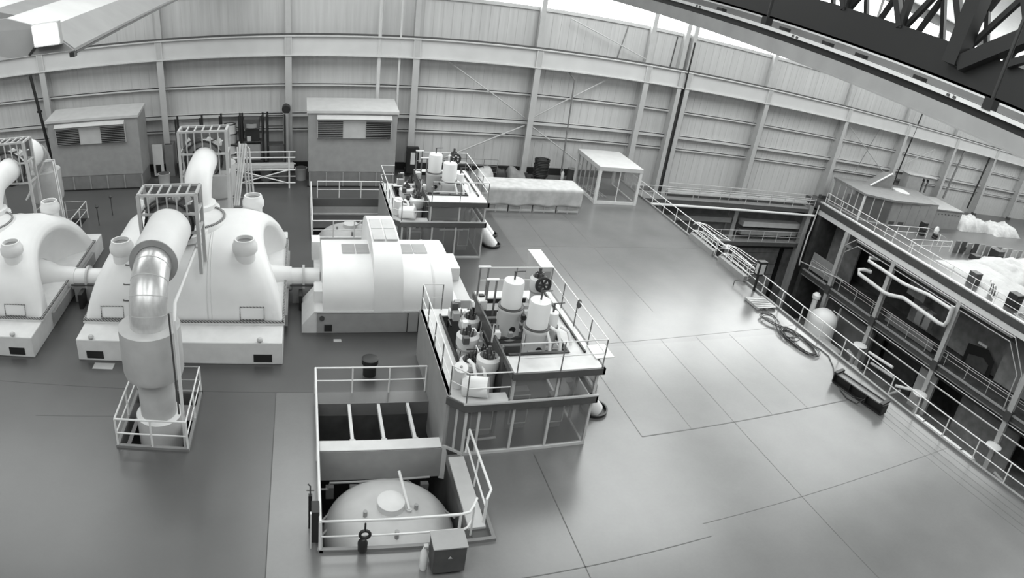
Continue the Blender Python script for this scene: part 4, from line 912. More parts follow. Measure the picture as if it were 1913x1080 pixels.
MB().tube([(43.9, 34.4, -3.2), (43.4, 34.9, -3.2), (43.0, 35.1, -3.3), (42.95, 34.9, -3.6), (42.95, 31.6, -3.75), (42.95, 31.0, -3.65), (42.95, 29.6, -3.2), (42.95, 25.6, -3.35), (42.95, 25.05, -3.25), (42.95, 24.9, -2.8), (42.95, 24.95, -1.5)], .17, 14).build('pipe', 'offwhite', t)
MB().lathe((43.75, 34.55, -3.2), [(.22, 0), (.22, .12)], 18, axis='Y').build('flange', 'grey', t)
t = thing('service_pipe', 'thick pale pipe with elbows, upper of the two across the well', 'pipe', (43, 30, -2))
MB().tube([(44.2, 34.3, -1.9), (43.3, 34.7, -1.95), (43.1, 34.5, -2.15), (43.1, 30.3, -2.2), (43.1, 28.6, -2.0), (43.1, 27.6, -1.85), (43.1, 24.9, -1.85)], .15, 14).build('pipe', 'offwhite', t)
# lower storey
fbox(45.5, 16.5, -12, 45.8, 22.4, -7.2, 'concrete', 'lower_wall', 'grey lower wall right of the fourth column across the well', 'wall')
fbox(45.0, 24.9, -12, 45.3, 26.8, -7.2, 'lightgrey', 'lower_wall', 'pale lower wall panel beside the third column', 'wall')
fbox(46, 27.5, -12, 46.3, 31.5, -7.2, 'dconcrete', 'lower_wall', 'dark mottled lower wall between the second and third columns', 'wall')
fbox(46.5, 32.5, -12, 46.8, 42, -7.2, 'concrete', 'lower_wall', 'grey lower wall behind the white tank', 'wall')
fbox(44.6, 32.3, -12, 44.9, 36.8, -7.3, 'midgrey', 'partition_wall', 'dark tilted partition right of the white tank', 'wall')
fbox(44.5, 36.7, -12, 44.6, 36.9, -7.4, 'rail', 'partition_post', 'bright narrow post at the edge of the dark partition', 'post')
for k, (x, z, r, m_, lb) in enumerate(((43.3, -7.25, .04, 'rail', 'thin white line pipe under the middle floor, upper one'), (43.3, -8.15, .05, 'rail', 'thin white line pipe under the middle floor, lower one'),
                                      (44.1, -7.7, .16, 'dconcrete', 'dark fat pipe under the middle floor'), (43.9, -8.5, .05, 'lightgrey', 'thin grey pipe below the fat pipe'))):
    P([(x, 9, z), (x, 36.5 if k else 37.5, z)], r, 'service_pipe', lb, m=m_)
t = thing('process_tank', 'white upright tank with a small domed valve in the well corner', 'tank', (42.0, 37.0, -12))
MB().lathe((42.0, 36.2, -12), [(1.3, 0), (1.3, 3.2), (1.15, 3.7), (.6, 4.1), (0, 4.2)], 40).build('shell', 'white', t)
MB().lathe((42.0, 37.9, -12), [(.25, 0), (.25, 4.4), (.38, 4.5), (.38, 4.8), (.2, 5.0), (0, 5.0)], 22).build('vent_column', 'white', t)
t = thing('process_tank', 'lying grey tank partly behind the well railing', 'tank', (40.5, 33.5, -12))
MB().lathe((40.5, 32.0, -10.6), [(0, 0), (.9, .1), (1.1, .5), (1.1, 2.6), (.9, 3.0), (0, 3.1)], 32, axis='Y').build('shell', 'grey', t)
MB().box(39.8, 32.5, -12, 41.2, 33.0, -11.4).build('saddle', 'dark', t, smooth=False)
MB().box(39.8, 34.0, -12, 41.2, 34.5, -11.4).build('saddle', 'dark', t, smooth=False)
t = thing('heat_exchanger', 'long pale lying cylinder with black bands below the well railing', 'tank', (32, 16, -12))
MB().lathe((34.5, 14.6, -7.0), [(0, 0), (.75, .1), (.8, .3), (.8, 5.0), (.6, 5.3), (0, 5.4)], 32, axis='Y').build('shell', 'offwhite', t)
for y in (15.6, 17.2, 18.8): MB().lathe((34.5, y, -7.0), [(.83, 0), (.83, .08)], 32, axis='Y').build('band', 'black', t)
for y in (15.4, 18.6): MB().box(34.1, y, -12, 34.9, y + .3, -7.6).build('support', 'dark', t, smooth=False)
G = 'disc lamps across the well'
for k, (y, z) in enumerate(((37.0, -9.3), (31.9, -9.0), (24.6, -9.25), (17.05, -9.1))):
    t = thing('disc_lamp', 'white disc-shaped lamp on the facade columns, %s from the far wall' % ordn[k], 'lamp', (42.8, y, z), G)
    MB().lathe((42.75, y, z), [(0, .14), (.25, .16), (.62, .02), (.62, -.04), (.3, -.02), (0, -.02)], 28, caps=False).build('shade', 'white', t)
    MB().tube([(42.75, y, z + .1), (43.2, y, z + .15)], .04, 8).build('arm', 'grey', t)
# clutter on the lower floor
rnd = random.Random(11)
kinds = (('pump', 'dark'), ('motor', 'grey'), ('cabinet', 'midgrey'), ('drum', 'lightgrey'), ('crate', 'dconcrete'))
G = 'machinery on the lowest floor of the well'
lowlab = ['pump under the second facade column', 'motor left of the third facade column', 'cabinet by the foot of the third facade column', 'drum in the dark behind the third facade column', 'crate near the lying cylinder',
          'pump beyond the lying cylinder', 'motor by the pale lower wall', 'cabinet between second and third facade columns', 'drum right of the dark partition', 'crate in front of the dark partition', 'pump at the fourth facade column', 'motor right of the fourth facade column']
for k in range(12):
    y = 12.5 + (k * 2.35) % 24; x = rnd.uniform(38.5, 41.6); nm, m_ = kinds[k % 5]; s_ = rnd.uniform(.5, .9)
    t = thing(nm, 'half hidden %s' % lowlab[k], nm, (x, y, -12), G)
    if nm in ('pump', 'motor', 'drum'):
        MB().lathe((x, y - s_, -12 + s_ * 1.1), [(0, 0), (s_ * .7, .05), (s_ * .8, .3), (s_ * .8, s_ * 1.4), (s_ * .5, s_ * 1.7), (0, s_ * 1.8)], 22, axis='Y').build('casing', m_, t)
        MB().box(x - s_ * .8, y - s_ * .9, -12, x + s_ * .8, y + s_ * .8, -12 + s_ * .35).build('plinth', 'dark', t, smooth=False)
        MB().tube([(x, y, -12 + s_ * 1.6), (x, y, -12 + s_ * 2.6), (x, y + .8, -12 + s_ * 2.8)], s_ * .22, 10).build('branch_pipe', 'grey', t)
    else:
        MB().box(x - s_, y - s_ * .7, -12, x + s_, y + s_ * .7, -12 + s_ * 2.4).build('body', m_, t, smooth=False, bevel=.03)
        MB().box(x - s_ - .02, y - s_ * .5, -12 + s_ * .4, x - s_, y + s_ * .5, -12 + s_ * 2).build('door', 'grey', t, smooth=False)
for k, (a, b_, lb) in enumerate((((42.5, 30.6, -8.9), (42.5, 27.8, -8.7), 'pale slanted beam behind the second disc lamp, upper one'), ((42.5, 30.0, -9.6), (42.5, 27.4, -9.4), 'pale slanted beam behind the second disc lamp, lower one'),
                              ((42.7, 27.0, -10.0), (42.7, 24.9, -9.2), 'pale pipe joining the third facade column'), ((41.5, 26.8, -10.6), (42.7, 26.4, -10.1), 'bent grey pipe left of the third facade column'))):
    P([a, b_], .13, 'service_pipe', lb, m=('rail', 'lightgrey', 'rail', 'grey')[k])

# ------------------------------------------------------------------ things on the far deck
RG = 'railings on the far deck'
railing('long white railing along the edge of the far deck', [(43.8, 8.9, .05), (43.8, 42.3, .05)], 1.05, RG, posts=2.3, r=.03)
railing('white railing enclosing a stair opening on the far deck', [(44.6, 35.0, 0), (50.6, 35.0, 0), (50.6, 32.0, 0), (44.6, 32.0, 0)], 1.05, RG, posts=1.4, r=.03)
t = thing('control_room', 'glazed control room with a flat pale roof on the far deck', 'cabin', (48, 40.5, 0))
MB().extrude([(44.5, 42.9, 2.35), (44.6, 38.6, 2.35), (47.8, 37.6, 2.35), (55.0, 37.9, 2.35), (56.5, 42.9, 2.35)], (0, 0, .18)).build('roof', 'midgrey', t, smooth=False)
for a, b_, n in (((44.7, 42.8), (44.8, 38.75), 5), ((44.8, 38.75), (47.7, 37.75), 3)):
    for k in range(n):
        p0 = (a[0] + (b_[0] - a[0]) * k / n, a[1] + (b_[1] - a[1]) * k / n); p1 = (a[0] + (b_[0] - a[0]) * (k + 1) / n, a[1] + (b_[1] - a[1]) * (k + 1) / n)
        MB().extrude([(p0[0], p0[1], .1), (p1[0], p1[1], .1), (p1[0], p1[1], 2.35), (p0[0], p0[1], 2.35)], (.03, .03, 0)).build('glass_pane', 'glass', t, smooth=False)
        MB().tube([(p0[0], p0[1], 0), (p0[0], p0[1], 2.35)], .05 if k else .1, 6).build('mullion', 'lightgrey', t, smooth=False)
MB().tube([(44.8, 38.75, 0), (44.8, 38.75, 2.35)], .13, 6).build('corner_post', 'offwhite', t, smooth=False)
MB().extrude([(44.7, 42.8, 0), (44.8, 38.75, 0), (47.7, 37.75, 0)], (0, 0, .1)).build('floor_plate', 'lightgrey', t, smooth=False)
for k in range(5):
    x = 47.8 + k * 1.42
    MB().box(x, 37.85, 0, x + 1.38, 37.95, 2.35).build('wall_panel', 'grey', t, smooth=False)
for x in (48.1, 49.5): MB().box(x, 37.82, .12, x + .8, 37.85, .4).build('louvre', 'dark', t, smooth=False)
MB().box(48, 42.8, 0, 56, 42.9, 2.35).build('rear_wall', 'grey', t, smooth=False)
MB().box(46.5, 40.2, 0, 47.6, 42.4, 1.2).build('desk', 'dark', t, smooth=False)
t = thing('low_annexe', 'long low pale annexe joined to the control room', 'cabin', (57.4, 39.5, 0))
MB().box(55.1, 38.0, 0, 59.8, 42.0, 2.0).build('body', 'grey', t, smooth=False)
MB().box(55.0, 37.9, 2.0, 59.9, 42.1, 2.1).build('roof', 'grey', t, smooth=False)
for k in range(7): MB().box(55.5 + k * .6, 37.97, 1.55, 55.7 + k * .6, 38.0, 1.62).build('vent_slot', 'black', t, smooth=False)
t = thing('roof_cowl', 'pale and dark angular cowl on the control room roof', 'cowl', (50.5, 41.5, 2.5))
MB().extrude([(48.2, 41.4, 2.53), (50.4, 41.4, 3.9), (51.2, 41.4, 3.9), (51.2, 41.4, 2.53)], (0, 1.0, 0)).build('hood', 'midgrey', t, smooth=False)
MB().bar((47.9, 41.3, 2.6), (50.5, 41.3, 4.1), .12, .1).build('edge_rail', 'rail', t, smooth=False)
MB().lathe((51.8, 40.6, 2.53), [(.9, 0), (.9, .15), (.4, .3)], 24).build('curb', 'lightgrey', t)
t = thing('wall_louvre_box', 'grey box with three dark round fittings above the annexe', 'box', (57, 43.2, 2.1))
MB().box(54.8, 42.6, 2.1, 57.2, 43.6, 4.0).build('body', 'grey', t, smooth=False)
for k in range(3):
    MB().lathe((57.5 + k * .75, 43.2, 3.5), [(.16, 0), (.16, .1)], 16, axis='Y').build('fitting', 'black', t)
    MB().box(57.62 + k * .75, 43.25, 2.1, 57.8 + k * .75, 43.4, 3.5).build('riser', 'midgrey', t, smooth=False)
MB().box(54.7, 42.5, 4.0, 59.6, 43.7, 4.06).build('ledge', 'lightgrey', t, smooth=False)
def heap(x0, y0, x1, y1, h, m_, name, label, cat, seed, n=26, edge=1.0):
    from mathutils import noise
    def fn(u, v):
        x = x0 + (x1 - x0) * u; y = y0 + (y1 - y0) * v
        e = min(1, 6 * edge * min(u, 1 - u)) * min(1, 4 * edge * min(v, 1 - v))
        nz = noise.noise(Vector((x * .7 + seed, y * .7, seed))) * .35 + noise.noise(Vector((x * 1.9, y * 1.9 + seed, 1))) * .2 + .75
        jx = noise.noise(Vector((x, y, seed + 5))) * .3
        return (x + jx * (1 if .05 < u < .95 else .6), y + jx * .5, max(.01, h * e ** .5 * nz))
    return tag(MB().grid(n, n // 2, fn).build(name, m_, loc=((x0 + x1) / 2, (y0 + y1) / 2, 0), ang=75), label, cat)
heap(60.3, 37.6, 66.5, 41, 1.5, 'canvas', 'covered_heap', 'crumpled tarpaulin heap right of the annexe', 'heap', 2.1)
heap(66.5, 36.8, 72.5, 40.5, 1.2, 'canvas', 'covered_heap', 'longer lower tarpaulin heap at the right edge near the wall', 'heap', 7.7)
heap(46.2, 22.6, 52.8, 30.2, .5, 'plastic', 'plastic_sheeting', 'spread of bright plastic sheeting on the far deck, flatter part nearest the boards', 'sheeting', 4.4, 30, .8)
heap(51.5, 24.5, 66, 30.4, 1.1, 'plastic', 'plastic_sheeting', 'taller bright heap of plastic sheeting at the right edge', 'sheeting', 9.4, 34)
G = 'upright boards of the hoarding on the far deck'
rnd = random.Random(4)
for k in range(17):
    x = 51.0 + k * .82; y = 31.9 - (x - 51) * .2
    tone = ('grey', 'midgrey', 'canvas', 'dark', 'lightgrey')[rnd.randrange(5)] if k < 8 else 'grey' if k % 2 else 'lightgrey'
    o = MB().box(x, y, 0, x + .81, y + .05, 1.2 + rnd.uniform(-.08, .08)).build('hoarding_board', tone, loc=(x, y, 0), smooth=False)
    tag(o, 'upright hoarding board on the far deck, %s from the left of the row' % (ordn + ['sixteenth', 'seventeenth'])[k], 'board', G)
G = 'black boxes along the hoarding'
for k, (x, y, a, b_, h, lb) in enumerate(((55.4, 29.9, .6, .5, 1.3, 'tall black slatted box leaning at the hoarding'), (52.7, 30.4, .5, .4, .5, 'small black box at the foot of the hoarding'),
                                      (54.2, 32.3, .6, .4, .45, 'black box behind the hoarding top'), (45.7, 21.6, .55, .45, 1.2, 'tall black box by the deck edge in front of the plastic sheeting'),
                                      (45.9, 25.8, .45, .4, 1.0, 'grey-black box by the deck railing left of the sheeting'), (50.9, 35.9, .3, .3, 1.3, 'tall black post box right of the stair railing'))):
    t = thing('black_box', lb, 'box', (x, y, 0), G)
    MB().box(x - a, y - b_, 0, x + a, y + b_, h).build('body', 'black' if k != 4 else 'dark', t, smooth=False, bevel=.03)
    for q in range(3): MB().box(x - a * .9, y - b_ - .02, h * (.2 + q * .25), x + a * .9, y - b_, h * (.28 + q * .25)).build('slat', 'dark', t, smooth=False)
t = thing('floor_machine', 'small white and black machine standing on the far deck', 'machine', (52.3, 35.6, 0))
MB().lathe((52.3, 35.2, 0), [(.3, 0), (.3, .4), (.2, .5)], 16).build('base', 'black', t)
MB().lathe((52.35, 35.3, .5), [(.22, 0), (.25, .4), (.1, .65)], 16).build('body', 'white', t)
t = thing('valve_group', 'dark pipes and small valves beside the tall black box on the far deck', 'valves', (45.6, 24, 0))
for k in range(6):
    a = k * .4; MB().tube([(45.2 + .2 * k, 23.2 + a * .5, .1), (45.3 + .2 * k, 23.3 + a * .5, .7), (45.7 + .15 * k, 23.6 + a * .5, .8)], .06, 8).build('pipe', ('dark', 'white', 'dark', 'grey', 'white', 'black')[k], t)
t = thing('mesh_grating', 'fine mesh floor grating on the far deck at the right edge', 'grating', (47, 18, 0))
g = MB()
for k in range(24): g.box(44.6 + k * .2, 14, .02, 44.63 + k * .2, 20.6, .05)
for k in range(33): g.box(44.6, 14 + k * .2, .02, 49.3, 14.03 + k * .2, .05)
g.build('bars', 'dark', t, smooth=False)
MB().box(44.5, 13.9, .0, 49.4, 20.7, .02).build('bed', 'lightgrey', t, smooth=False)
# ------------------------------------------------------------------ along the far wall
def vent_house(x0, x1, y0, label, tone='grey'):
    t = thing('vent_housing', label, 'housing', ((x0 + x1) / 2, y0 + 1, 0), 'big vent housings on the far wall')
    y1 = 43.3
    MB().extrude([(x0, y0 + .12, 1.0), (x0, y0, 1.0), (x0, y0, 4.75), (x0, y1, 5.0), (x0, y1, 1.0)], (x1 - x0, 0, 0)).build('body', tone, t, smooth=False, bevel=.03)
    MB().extrude([(x0 - .08, y0 - .08, 4.72), (x0 - .08, y1, 4.98), (x0 - .08, y1, 5.12), (x0 - .08, y0 - .08, 4.88)], (x1 - x0 + .16, 0, 0)).build('roof', 'lightgrey', t, smooth=False)
    MB().box(x0 + .05, y0 + .02, .0, x1 - .05, y1, 1.0).build('base', 'midgrey', t, smooth=False)
    MB().box(x0 - .05, y0 - .06, -.0, x1 + .05, y0 + .1, .08).build('skid', 'black', t, smooth=False)
    n = 5
    for k in range(n + 1):
        x = x0 + .1 + (x1 - x0 - .2) * k / n; MB().box(x - .04, y0 - .03, .08, x + .04, y0 + .02, .98).build('base_post', 'grey', t, smooth=False)
    lx0, lx1 = x0 + .55, x1 - .85 if tone == 'grey' and x0 < -10 else x1 - .35
    MB().extrude([(lx0, y0 - .35, 4.42), (lx0, y0, 4.62), (lx0, y0, 3.2), (lx0, y0 - .12, 3.2), (lx0, y0 - .12, 4.3)], (lx1 - lx0, 0, 0)).build('louvre_hood', 'lightgrey', t, smooth=False)
    w_ = (lx1 - lx0) / 3
    for q, xa in enumerate((lx0 + .05, lx1 - w_ - .05)):
        p_ = MB().box(xa, y0 - .16, 3.22, xa + w_, y0 - .13, 4.25).build('louvre', 'black', t, smooth=False)
        s_ = MB()
        for k in range(9):
            z = 3.27 + k * .115; s_.box(xa, y0 - .20, z, xa + w_, y0 - .16, z + .018)
        s_.build('louvre_slats', 'grey', p_, smooth=False)
    return t
vent_house(-16.5, -10.35, 41.0, 'big grey vent housing with two black louvres at the left')
vent_house(.35, 5.85, 40.7, 'big grey vent housing with two black louvres behind the far pit')
t = thing('wall_door', 'pale door leaf standing open right of the left vent housing', 'door', (-9.9, 43.3, 0))
MB().box(-10.1, 43.2, .1, -9.4, 43.26, 2.3).build('leaf', 'offwhite', t, smooth=False)
MB().box(-9.95, 43.17, .3, -9.6, 43.2, .9).build('lower_glass', 'black', t, smooth=False)
fbox(-9.3, 43.4, 0, -8.7, 44.4, 2.2, 'midgrey', 'wall_cabinet', 'dark cabinet between the open door and the second wall column', 'cabinet')
t = thing('breaker_box', 'grey box fixed low on the third wall column', 'box', (-8.95, 43.5, 1.2))
MB().box(-9.3, 43.45, 1.2, -8.75, 43.7, 2.2).build('body', 'steel', t, smooth=False, bevel=.02)
for x in (-9.15, -8.95): MB().box(x, 43.43, 1.75, x + .05, 43.45, 1.83).build('knob', 'black', t, smooth=False)
t = thing('wall_clock_dial', 'small round white dial on the second wall column', 'dial', (-16.6, 43.4, 2.9))
MB().lathe((-16.55, 43.62, 2.95), [(.0, -.02), (.22, -.02), (.22, .06), (0, .06)], 24, axis='Y').build('face', 'offwhite', t)
MB().bar((-16.55, 43.58, 2.95), (-16.45, 43.58, 3.05), .02).build('hand', 'dark', t, smooth=False)
# storage racks with drums
def rack(x0, x1, y, h, label, levels, bars=True):
    t = thing('storage_rack', label, 'rack', ((x0 + x1) / 2, y, 0), 'dark storage racks on the far wall')
    for x in (x0, x1):
        for yy in (y, y + .8): MB().box(x - .06, yy - .06, 0, x + .06, yy + .06, h).build('upright', 'black', t, smooth=False)
    for z in levels: MB().box(x0, y - .05, z - .06, x1, y + .85, z).build('shelf', 'dark', t, smooth=False)
    for z in (h - .25, h - .95): MB().box(x0, y + .78, z - .03, x1, y + .82, z + .03).build('tie_bar', 'dark', t, smooth=False)
    return t
rack(-8.3, -6.65, 43.0, 4.0, 'dark rack behind the far bellows cage', (1.2,))
rack(-5.35, -4.1, 42.9, 4.1, 'dark rack holding two round drums', (.9, 2.25))
rack(-3.95, -2.6, 42.9, 4.1, 'dark rack holding a black square machine', (1.1, 2.4))
rack(-2.3, -1.15, 43.1, 4.1, 'open dark rack beside the third wall column', (.9, 2.1))
for x, y, z, lb, q in ((-4.75, 43.3, 2.25, 'round drum on its end on the upper rack shelf', 0), (-4.75, 43.3, .9, 'round drum on the lower rack shelf', 1)):
    t = thing('drum', lb, 'drum', (x, y, z), 'drums on the rack')
    MB().lathe((x, y, z), [(.4, 0), (.42, .05), (.42, .55), (.45, .6), (.42, .65), (.42, 1.2), (.36, 1.24), (0, 1.2)], 28).build('body', 'lightgrey', t)
    MB().lathe((x, y, z + .6), [(.455, 0), (.455, .05)], 28).build('hoop', 'black', t)
    MB().lathe((x, y, z + 1.2), [(.40, 0), (.40, .06), (.25, .06), (.25, .02)], 28, caps=False).build('rim', 'black', t)
t = thing('rack_machine', 'black square machine with a round opening on the upper shelf', 'machine', (-3.3, 43.3, 2.4))
MB().box(-3.8, 42.9, 3.2, -2.8, 43.7, 3.85).build('frame', 'dark', t, smooth=False)
MB().lathe((-3.3, 43.2, 3.3), [(.45, 0), (.45, .25), (.36, .25), (.36, .05)], 28, caps=False).build('ring', 'grey', t)
MB().box(-3.75, 42.95, 2.42, -2.85, 43.6, 3.2).build('lower_body', 'black', t, smooth=False)
MB().lathe((-3.5, 43.0, 2.42), [(.15, 0), (.15, .3)], 14).build('canister', 'lightgrey', t)
tag(MB().box(-3.8, 42.95, 1.12, -2.75, 43.65, 2.2).build('covered_crate', 'grey', loc=(-3.3, 43.3, 1.1), smooth=False, bevel=.05), 'grey crate on the middle shelf below the black machine', 'crate')
tag(MB().box(-3.85, 42.95, .0, -2.7, 43.65, 1.0).build('dark_crate', 'black', loc=(-3.3, 43.3, 0), smooth=False, bevel=.05), 'black crate on the floor inside the rack', 'crate')
t = thing('wall_fan_duct', 'black round duct mouth on the third wall column', 'duct', (-1.05, 43.4, 4.2))
MB().lathe((-1.05, 43.1, 4.4), [(.24, 0), (.27, .03), (.27, .6)], 28, axis='Y').build('mouth', 'black', t)
MB().tube([(-1.05, 43.3, 4.2), (-1.05, 43.45, .3)], .2, 16).build('drop_pipe', 'steel', t)
# scaffold trolley
t = thing('scaffold_tower', 'low white tube scaffold with crossed braces before the racks', 'scaffold', (-2.45, 40.5, 0))
for x in (-4.05, -.85):
    for y in (40.5, 41.8): MB().tube([(x, y, 0), (x, y, 2.7 if x < -3 else 2.0)], .05, 8).build('standard', 'rail', t)
for z in (.35, 1.2, 2.0): 
    for y in (40.5, 41.8): MB().tube([(-4.35, y, z), (-.45, y, z)], .045, 8).build('ledger', 'rail', t)
MB().tube([(-4.05, 40.45, 1.2), (-.9, 40.45, .35)], .04, 8).build('brace', 'rail', t)
MB().tube([(-4.05, 40.45, .35), (-.9, 40.45, 1.2)], .04, 8).build('brace', 'rail', t)
for k in range(3): MB().box(-4.3, 40.6 + k * .4, 1.26, -.55, 40.95 + k * .4, 1.31).build('deck_board', 'lightgrey', t, smooth=False)
MB().tube([(-4.1, 40.5, 1.55), (-.9, 40.5, 1.55)], .03, 8).build('guard_rail', 'lightgrey', t)
G = 'bins beneath the scaffold and racks'
for k, (x, y, lb) in enumerate(((-3.5, 42.2, 'grey bin under the scaffold, left one'), (-2.4, 42.2, 'grey bin under the scaffold, middle one'), (-1.3, 42.2, 'grey bin under the scaffold, right one'),
                             (-9.1, 41.6, 'pale barrel on the floor behind the left crossover cage'), (-.1, 42.3, 'pale box beside the right vent housing'))):
    t = thing('bin', lb, 'bin', (x, y, 0), G)
    MB().lathe((x, y, 0), [(.36, 0), (.4, .75), (.42, .78), (.36, .78)], 20).build('body', 'grey' if k < 3 else 'lightgrey', t)
    MB().lathe((x, y, .78), [(.37, 0), (.3, .06), (0, .08)], 20).build('lid', 'dark', t)
# instrument posts in the middle of the floor
G = 'thin posts on the dark floor'
for k, (x, y) in enumerate(((-11.3, 36.2), (-11.7, 34.6), (-3.1, 33.8))):
    t = thing('floor_post', ('thin dark knobbed post right of the left pipe foot, farther one', 'thin dark post nearer the left turbine', 'thin dark post with a knob behind the turbine hood')[k], 'post', (x, y, 0), G)
    MB().tube([(x, y, 0), (x, y, 1.1)], .03, 8).build('shaft', 'dark', t)
    MB().lathe((x, y, 1.1), [(.08, 0), (.12, .08), (.06, .2)], 12).build('head', 'dark', t)
# at the wall between fourth and sixth columns
t = thing('wall_cabinet', 'black upright cabinet with a pale plate beside the fourth wall column', 'cabinet', (7.3, 43.2, 0))
MB().box(6.95, 42.9, .3, 7.75, 43.4, 2.0).build('body', 'black', t, smooth=False)
MB().box(7.2, 42.87, .9, 7.5, 42.9, 1.7).build('plate', 'offwhite', t, smooth=False)
railing('thin dark railing on the floor along the wall behind the far valve house', [(8.3, 42.6, 0), (13.2, 42.6, 0)], 1.5, None, m='darkrail', posts=.9, r=.02, mid=(.4, .7))
heap(11.4, 41.6, 12.9, 43.4, 1.2, 'canvas', 'covered_bundle', 'pale covered bundle against the wall, leftmost', 'bundle', 1.3, 18, .8)
heap(13.0, 42.4, 14.0, 43.6, 1.15, 'black', 'covered_bundle', 'black covered bundle against the wall, middle one', 'bundle', 3.3, 18, .8)
heap(14.0, 42.2, 15.5, 43.6, 1.2, 'concrete', 'covered_bundle', 'grey mottled bundle against the wall, right one by the fifth column', 'bundle', 5.3, 18, .8)
t = thing('hose_reel_stack', 'tall stack of black coils beside the fifth wall column', 'coil stack', (16.6, 43.1, 0))
for k in range(11):
    z = .4 + k * .115; q = .5 + .02 * math.sin(k * 2.1)
    MB().tube([(16.6 + q * math.cos(R(a)), 43.1 + q * .8 * math.sin(R(a)), z) for a in range(0, 361, 20)], .065, 8, caps=False).build('coil', 'black', t)
MB().lathe((16.6, 43.1, 0), [(.42, 0), (.40, 1.5), (.3, 1.6)], 20).build('core', 'black', t)
MB().box(16.1, 42.6, 0, 17.1, 43.5, .15).build('base', 'black', t, smooth=False)
t = thing('barrel', 'small dark barrel at the wall left of the glazed booth', 'barrel', (19.0, 43.1, 0))
MB().lathe((19.0, 43.1, 0), [(.3, 0), (.33, .1), (.33, .95), (.36, 1.0), (.3, 1.02)], 20).build('body', 'dark', t)
MB().lathe((19.0, 43.1, 1.02), [(.3, 0), (.1, .06), (0, .06)], 20).build('lid', 'midgrey', t)
t = thing('gas_bottle', 'thin white cylinder between the barrel and the conduit', 'cylinder', (18.35, 43.2, 0))
MB().lathe((18.35, 43.2, 0), [(.1, 0), (.12, .05), (.12, .6), (.05, .75)], 14).build('body', 'offwhite', t)
MB().tube([(18.35, 43.2, .72), (18.35, 43.2, .95)], .03, 8).build('valve', 'grey', t)
# tarpaulin-covered crates
t = thing('covered_crates', 'long row of crates under a draped pale tarpaulin', 'crates', (14.0, 37.5, 0))
def tarp(u, v):
    from mathutils import noise
    x = 10.75 + 6.4 * u; per = v * 3.4
    sag = .05 * math.sin(u * 23) + .05 * noise.noise(Vector((x * 1.3, v * 4, 2)))
    if per < 1.5: y, z = 36.62 - .05 - sag * .8 * (1 - per / 1.5), .42 + per * .78 + .10 * abs(math.sin(u * 9.5)) * (1 - per / 1.5)
    elif per < 2.6: y, z = 36.6 + (per - 1.5) * 1.75, 1.59 + sag * .5
    else: y, z = 38.53, 1.59 - (per - 2.6) * 1.2
    return (x, y, z)
MB().grid(60, 22, tarp).build('tarpaulin', 'canvas', t, solid=.02, ang=75)
for k in range(4):
    x = 10.85 + k * 1.58
    MB().box(x, 36.7, 0, x + 1.5, 38.45, 1.5).build('crate', 'canvas', t, smooth=False)
    MB().box(x + .05, 36.64, .08, x + 1.45, 36.7, .2).box(x + .05, 36.64, .42, x + 1.45, 36.69, .47).box(x + .7, 36.65, 0, x + .78, 36.7, 1.3).build('batten', 'lightgrey', t, smooth=False)
# glazed booth
t = thing('glazed_booth', 'free-standing glazed booth with a flat speckled roof near the far wall', 'booth', (20.7, 40.7, 0))
bx0, bx1, by0, by1, bz = 19.1, 22.15, 38.75, 42.6, 2.35
MB().box(bx0 - .12, by0 - .12, bz, bx1 + .12, by1 + .1, bz + .28).build('roof', 'lightgrey', t, smooth=False, bevel=.01)
MB().box(bx0 - .05, by0 - .05, 0, bx1 + .05, by0 + .1, .2).box(bx0 - .05, by0, 0, bx0 + .08, by1, .2).box(bx1 - .08, by0, 0, bx1 + .05, by1, .2).build('sill', 'offwhite', t, smooth=False)
for x, y in ((bx0, by0), (bx1, by0), (bx0, by1), (bx1, by1)): MB().box(x - .1, y - .1, 0, x + .1, y + .1, bz).build('corner_post', 'offwhite', t, smooth=False)
MB().box(bx0 + 1.5, by0 - .03, .2, bx0 + 1.56, by0 + .03, bz).build('mullion', 'offwhite', t, smooth=False)
for a, b_ in ((bx0 + .1, bx0 + 1.5), (bx0 + 1.56, bx1 - .1)): MB().box(a, by0, .2, b_, by0 + .02, bz).build('front_pane', 'clear', t, smooth=False)
for k in range(5):
    y = by0 + .1 + k * .74
    MB().box(bx0, y, .2, bx0 + .02, y + .7, bz).build('side_pane', 'clear', t, smooth=False)
    MB().box(bx0 - .03, y + .7, .2, bx0 + .05, y + .74, bz).build('side_mullion', 'lightgrey', t, smooth=False)
MB().box(bx1, by0 + .1, .2, bx1 + .02, by1 - .1, bz).build('side_pane', 'clear', t, smooth=False)
MB().box(bx0 + .1, by0 + .1, .0, bx1 - .1, by1 - .1, .05).build('floor_mat', 'grey', t, smooth=False)
for k in range(4): MB().tube([(19.6 + k * .25, 39.6, .2), (19.4 + k * .2, 41.5, .25)], .04, 7).build('stored_tube', 'offwhite', t)
MB().box(20.2, 40.4, .05, 21.6, 41.6, .5).build('stored_crate', 'dark', t, smooth=False)

